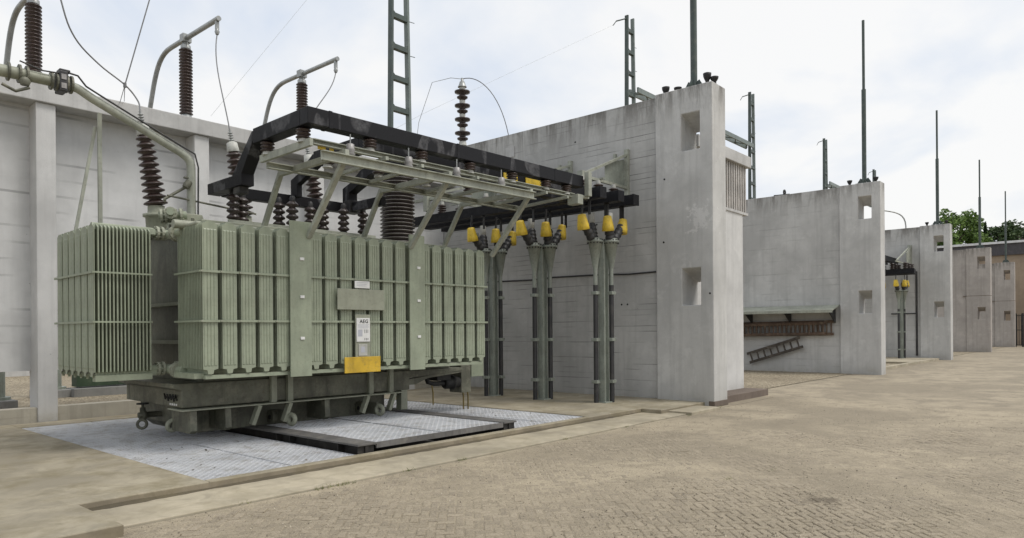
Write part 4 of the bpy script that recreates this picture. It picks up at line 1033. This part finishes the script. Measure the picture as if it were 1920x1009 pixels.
# ------------------------------------------------------------------ lattice towers behind the wall
TWX = (14.55, 28.4, 42.55, 56.7, 70.8); TY = 17.3
tl = ['broad green ladder-like steel tower cut by the top edge behind the transformer', 'dark green steel tower behind the first pillar', 'green steel tower rising behind the louvred annex', 'small far green steel tower behind the second wall', 'farthest stub of steel tower beside the second rod']
for i, X in enumerate(TWX):
    t = thing('steel_tower', tl[i], 'tower', (X, TY, 0), 'steel towers behind the walls')
    zt = 16.2; hb, ht = .50, .25
    for s_ in (-1, 1):
        put('leg', MB().bar((X+s_*hb, TY, 0), (X+s_*ht, TY, zt), .09, .20, (0, 1, 0), .08, .17), 'tower' if s_ < 0 else 'tower_pale_lit', t)  # one paint; dark left and lit right leg put lighting into the colour
    z = .8
    while z < zt-.2:
        hw = hb+(ht-hb)*z/zt
        put('batten', MB().prism([(X-hw, z-.05), (X+hw, z-.05), (X+hw, z+.20), (X+hw-.12, z+.10), (X-hw+.12, z+.10), (X-hw, z+.20)], 'y', TY-.08, TY+.08), 'tower', t); z += .98
    put('cross_arm', MB().tube([(X-.28, TY, zt-.15), (X-.75, TY+.25, zt-.35)], .03, 6).tube([(X-.75, TY+.25, zt-.35), (X-.95, TY+.3, zt-.6)], .02, 6), 'tower', t)
    sp = MB()
    for z in (10.5, 11.6, 12.7, 13.8, 14.9): hw = hb+(ht-hb)*z/zt; sp.tube([(X+hw, TY, z), (X+hw+.32, TY, z+.03)], .012, 5)
    put('step_pegs', sp, 'tower', t)
for a, b, lab in ((1, 2, 'green lattice beam joining the second and third towers'), (3, 4, 'far green lattice beam joining the fourth and fifth towers')):
    xa, xb = TWX[a]+.3, TWX[b]-.3
    g = thing('lattice_beam', lab, 'beam', (xa, TY, 12.6), 'lattice beams between towers')
    for y in (-.22, .22):
        put('chord', MB().bar((xa, TY+y, 12.85), (xb, TY+y, 12.85), .08, .24), 'tower_pale_lit', g)
    dg = MB(); n_ = 16
    for j in range(n_):
        x0_, x1_ = xa+(xb-xa)*j/n_, xa+(xb-xa)*(j+1)/n_
        s2 = .18 if j % 2 else -.18; dg.bar((x0_, TY-s2, 12.80), (x1_, TY+s2, 12.80), .06, .04)
    o = put('lacing', dg, 'tower', g)
# small pulley-like thing on wall two top
solo('wall_top_fitting', ring((27.5, 9.9, 6.92), (0, 1, 0), .09, .03).bar((27.5, 9.7, 6.82), (27.5, 10.3, 6.84), .1, .05), 'black', (27.5, 9.9, 6.8), 'small dark pulley fitting on top of the second wall', 'fitting')

# ------------------------------------------------------------------ far end: building, gate, lamp, trees
bd = thing('far_building', 'beige building with dark fascia and white roof edge at the far right', 'building', (78, 6, 0))
put('wall', MB().box(78, 96, -14, 30, 0, 8.2), 'bldg', bd)
put('fascia', MB().box(77.8, 96.2, -14.2, 30.2, 8.2, 9.25), 'fascia', bd)
put('roof_edge', MB().box(77.6, 96.4, -14.4, 30.4, 9.25, 9.45), 'roofedge', bd)
put('drain_pipe', MB().tube([(77.9, 11.2, 0), (77.9, 11.2, 9)], .08, 8), 'fascia', bd)
gt = thing('bar_gate', 'dark steel bar gate beside the last pillar', 'gate', (72, 5, 0))
for z in (.15, 1.4, 2.6): put('rail', MB().bar((72, 3.0, z), (72, 6.9, z), .06, .06), 'dark_steel', gt)
for y in (3.0, 6.4, 6.9): put('post', MB().box(71.93, 72.07, y-.07, y+.07, 0, 2.8), 'dark_steel', gt)
for j in range(26): put('bar', MB().tube([(72, 3.1+j*.148, .15), (72, 3.1+j*.148, 2.75)], .022, 6), 'dark_steel', gt)
lp = thing('street_lamp', 'thin curved street lamp peeking over the third wall', 'lamp', (60, 12.5, 0))
put('pole', MB().tube([(60, 12.5, 0), (60, 12.5, 9.2)] + bez((60, 12.5, 9.4), (60, 12.55, 10.3), (59.7, 13.0, 10.45), (59.2, 13.8, 10.6), 8), .05, 8), 'alu', lp)
put('lamp_head', MB().bar((59.2, 13.8, 10.58), (58.95, 14.2, 10.62), .16, .1), 'capgrey', lp)
def tree(x, y, h, rx, label, leaf, conifer=False, n=2600, seed=1, zc=.35):
    rnd = random.Random(seed)
    t = thing('conifer_tree' if conifer else 'leafy_tree', label, 'tree', (x, y, 0), 'trees beyond the far building')
    tk = MB().tube([(x, y, 0), (x+.1, y, h*.4), (x, y+.1, h*.9)], [h*.022, h*.016, h*.004], 8)
    for j in range(9):
        a = rnd.random()*6.28; z = h*(.35+.055*j); L = rx*(.75-.04*j)
        tk.tube([(x, y, z), (x+cos(a)*L*.5, y+sin(a)*L*.5, z+L*.3), (x+cos(a)*L, y+sin(a)*L, z+L*.45)], [h*.008, h*.005, h*.002], 5)
    put('trunk', tk, 'bark', t)
    cl = []
    if not conifer:
        for j in range(46):
            a = rnd.random()*6.28; q = rnd.random()**.5; zz = rnd.random()
            cl.append((x+cos(a)*rx*q*(1-.55*abs(zz-.4)), y+sin(a)*rx*q*(1-.55*abs(zz-.4)), h*(zc+.62*zz), rx*(.20+.18*rnd.random())))
    m = MB()
    for j in range(n):
        if conifer:
            zz = rnd.random()**1.15; L = rx*(1-zz)*(.75+.35*sin(zz*60)); a = rnd.random()*6.28; q = rnd.random()**.6
            p = Vector((x+cos(a)*L*q, y+sin(a)*L*q, h*(.12+.88*zz)-q*.5))
        else:
            c = rnd.choice(cl); v = Vector((rnd.gauss(0, 1), rnd.gauss(0, 1), rnd.gauss(0, 1))).normalized()*c[3]*rnd.random()**.35
            p = Vector(c[:3])+v
        s_ = rnd.uniform(.13, .30) if not conifer else rnd.uniform(.10, .22)
        u = Vector((rnd.gauss(0, 1), rnd.gauss(0, 1), rnd.gauss(0, .7))).normalized(); v = u.orthogonal().normalized()
        v = (v*cos(rnd.random()*6)+u.cross(v)*sin(rnd.random()*6)).normalized()
        m.add([p-u*s_, p+v*s_*.55, p+u*s_, p-v*s_*.55], [(0, 1, 2, 3)])
    me = bpy.data.meshes.new('crown'); me.from_pydata([tuple(Vector(v)-Vector((x, y, 0))) for v in m.v], [], m.f); me.materials.append(MT[leaf])
    o = bpy.data.objects.new('crown', me); COL.objects.link(o); o.parent = t
tree(101, 15.3, 15.6, 2.9, 'bright green leafy tree, left end of the far tree line', 'leaf_bright', n=9000, seed=2)
tree(104, 14.2, 14.4, 2.4, 'smaller bright green tree right of the first far tree', 'leaf_bright', n=6000, seed=5)
tree(103, 12.8, 14.6, 2.1, 'dark pointed conifer in the middle of the far tree line', 'leaf_dark', True, n=7000, seed=3)
tree(108, 12.0, 14.6, 3.0, 'mid green tree between the two far conifers', 'leaf_mid', n=8000, seed=4)
tree(110, 10.6, 14.8, 3.0, 'dull green bushy tree left of the last conifer', 'leaf_mid', n=8000, seed=9)
tree(103, 8.7, 14.9, 2.8, 'dark conifer cut by the right edge of the picture', 'leaf_dark', True, n=8000, seed=6)
tree(106, 18.6, 12.4, 3.2, 'green treetop mostly hidden behind the third pillar', 'leaf_mid', n=3200, seed=8)

# ------------------------------------------------------------------ yard behind the raised back wall
ped = [('round grey-green pedestal on a plinth at the left edge under the back wall', 4.08, 18.2, .2), ('grey-green pedestal on a plinth behind the left column', 5.85, 20.6, .2)]
for lab, x, y, r in ped:
    p = thing('equipment_pedestal', lab, 'pedestal', (x, y, .06), 'pedestals behind the back wall')
    put('plinth', MB().box(x-.4, x+.34, y-.4, y+.4, .0, .26), 'plinthgrey', p, .02)
    put('base_flange', MB().lathe((x, y, .26), (x, y, .32), [(0, r*1.5), (1, r*1.5)], 18, False), 'pedestal', p)
    put('column', MB().tube([(x, y, .30), (x, y, 4.5)], r, 18), 'pedestal', p)
bx_ = thing('breaker_base', 'dark green steel base on grey blocks behind the back wall', 'equipment base', (7.4, 20.3, .06))
put('block', MB().box(6.15, 7.6, 20.0, 20.6, 0, .28), 'plinthgrey', bx_, .02)
put('block', MB().box(7.75, 9.0, 20.2, 20.9, 0, .3), 'plinthgrey', bx_, .02)
put('frame', MB().box(6.25, 8.9, 20.1, 20.5, .31, .62), 'darkgreen', bx_, .01)
put('column', MB().tube([(7.5, 20.3, .62), (7.5, 20.3, 4.5)], .2, 14), 'pedestal', bx_)
solo('yard_wall', MB().box(-20, 40, 32, 32.3, 0, 2.4), 'coping', (10, 32, 0), 'pale low wall far behind the gravel yard', 'wall')

# ------------------------------------------------------------------ weeds and dead leaves
wd = MB(); rnd = random.Random(3)
spots = [(4.3, 6.40, .10, 40), (4.55, 6.38, .08, 25), (6.4, 6.40, .05, 20), (8.6, 6.40, .06, 22), (3.4, 6.42, .05, 14), (10.3, 6.4, .05, 16), (12.4, 6.3, .05, 16), (7.4, 3.3, .05, 16), (8.2, 3.1, .04, 10), (14.2, 6.5, .05, 14), (5.5, 6.41, .05, 16)]
for x, y, r, n in spots:
    for j in range(n):
        a = rnd.random()*6.28; q = r*rnd.random(); h = rnd.uniform(.015, .05); bx2, by2 = x+cos(a)*q*2.2, y+sin(a)*q*.5
        tx2, ty2 = bx2+rnd.gauss(0, .02), by2+rnd.gauss(0, .02)
        wd.add([(bx2-.004, by2, 0), (bx2+.004, by2, 0), (tx2, ty2, h)], [(0, 1, 2)])
me = bpy.data.meshes.new('weeds'); me.from_pydata(wd.v, [], wd.f); me.materials.append(MT['weed'])
o = bpy.data.objects.new('weeds', me); COL.objects.link(o); tag(o, 'small weeds sprouting along the ledge joint and paving', 'weeds', kind='stuff')
dl = MB()
for j in range(150):
    x, y = rnd.uniform(PX0+.1, PX1-.1), rnd.uniform(PY0+.1, 10.5); s_ = rnd.uniform(.010, .028); a = rnd.random()*6.28
    if abs(x-BX1) < .16 or abs(x-BX2) < .16: continue
    u = Vector((cos(a), sin(a), rnd.gauss(0, .3)))*s_; v = Vector((-sin(a), cos(a), rnd.gauss(0, .3)))*s_*.5; p = Vector((x, y, GZ+.008))
    dl.add([p-u, p+v, p+u, p-v], [(0, 1, 2, 3)])
for j in range(90):
    x, y = rnd.uniform(2.5, 16), rnd.uniform(-3, 6.2); s_ = rnd.uniform(.008, .022); a = rnd.random()*6.28
    u = Vector((cos(a), sin(a), .2))*s_; v = Vector((-sin(a), cos(a), .2))*s_*.6; p = Vector((x, y, sand_h(x, y)+.008))
    dl.add([p-u, p+v, p+u, p-v], [(0, 1, 2, 3)])
me = bpy.data.meshes.new('dead_leaves'); me.from_pydata(dl.v, [], dl.f); me.materials.append(MT['deadleaf'])
o = bpy.data.objects.new('dead_leaves', me); COL.objects.link(o); tag(o, 'dead leaf scraps scattered on grating and paving', 'leaves', kind='stuff')
gm = MB(); rnd = random.Random(11)
for j in range(42000):
    dep = 4.8+rnd.random()**1.5*13; lat = rnd.uniform(-.75, .75)*dep; x = f_.x*dep+r_.x*lat; y = f_.y*dep+r_.y*lat
    if not (NX0+.1 < x < NX1-.1 and NY0+.1 < y < 6.38): continue
    if noise.noise((x*.8, y*.8, 4)) + rnd.gauss(0, .25) < -.05: continue
    s_ = min(.016, .0028+abs(rnd.gauss(0, .0036))); a = rnd.random()*6.28; z = max(sand_h(x, y), -.001)
    gm.add([(x+cos(a)*s_, y+sin(a)*s_, z), (x+cos(a+2.1)*s_, y+sin(a+2.1)*s_*.8, z), (x+cos(a+4.2)*s_*.9, y+sin(a+4.2)*s_, z), (x, y, z+s_*1.1)], [(0, 1, 3), (1, 2, 3), (2, 0, 3)])
me = bpy.data.meshes.new('grit'); me.from_pydata(gm.v, [], gm.f); me.materials.append(MT['grit'])
o = bpy.data.objects.new('grit', me); COL.objects.link(o); tag(o, 'loose grit and small stones strewn over the paving', 'grit', kind='stuff')
for o in bpy.data.objects:
    if '_b' in o: del o['_b']
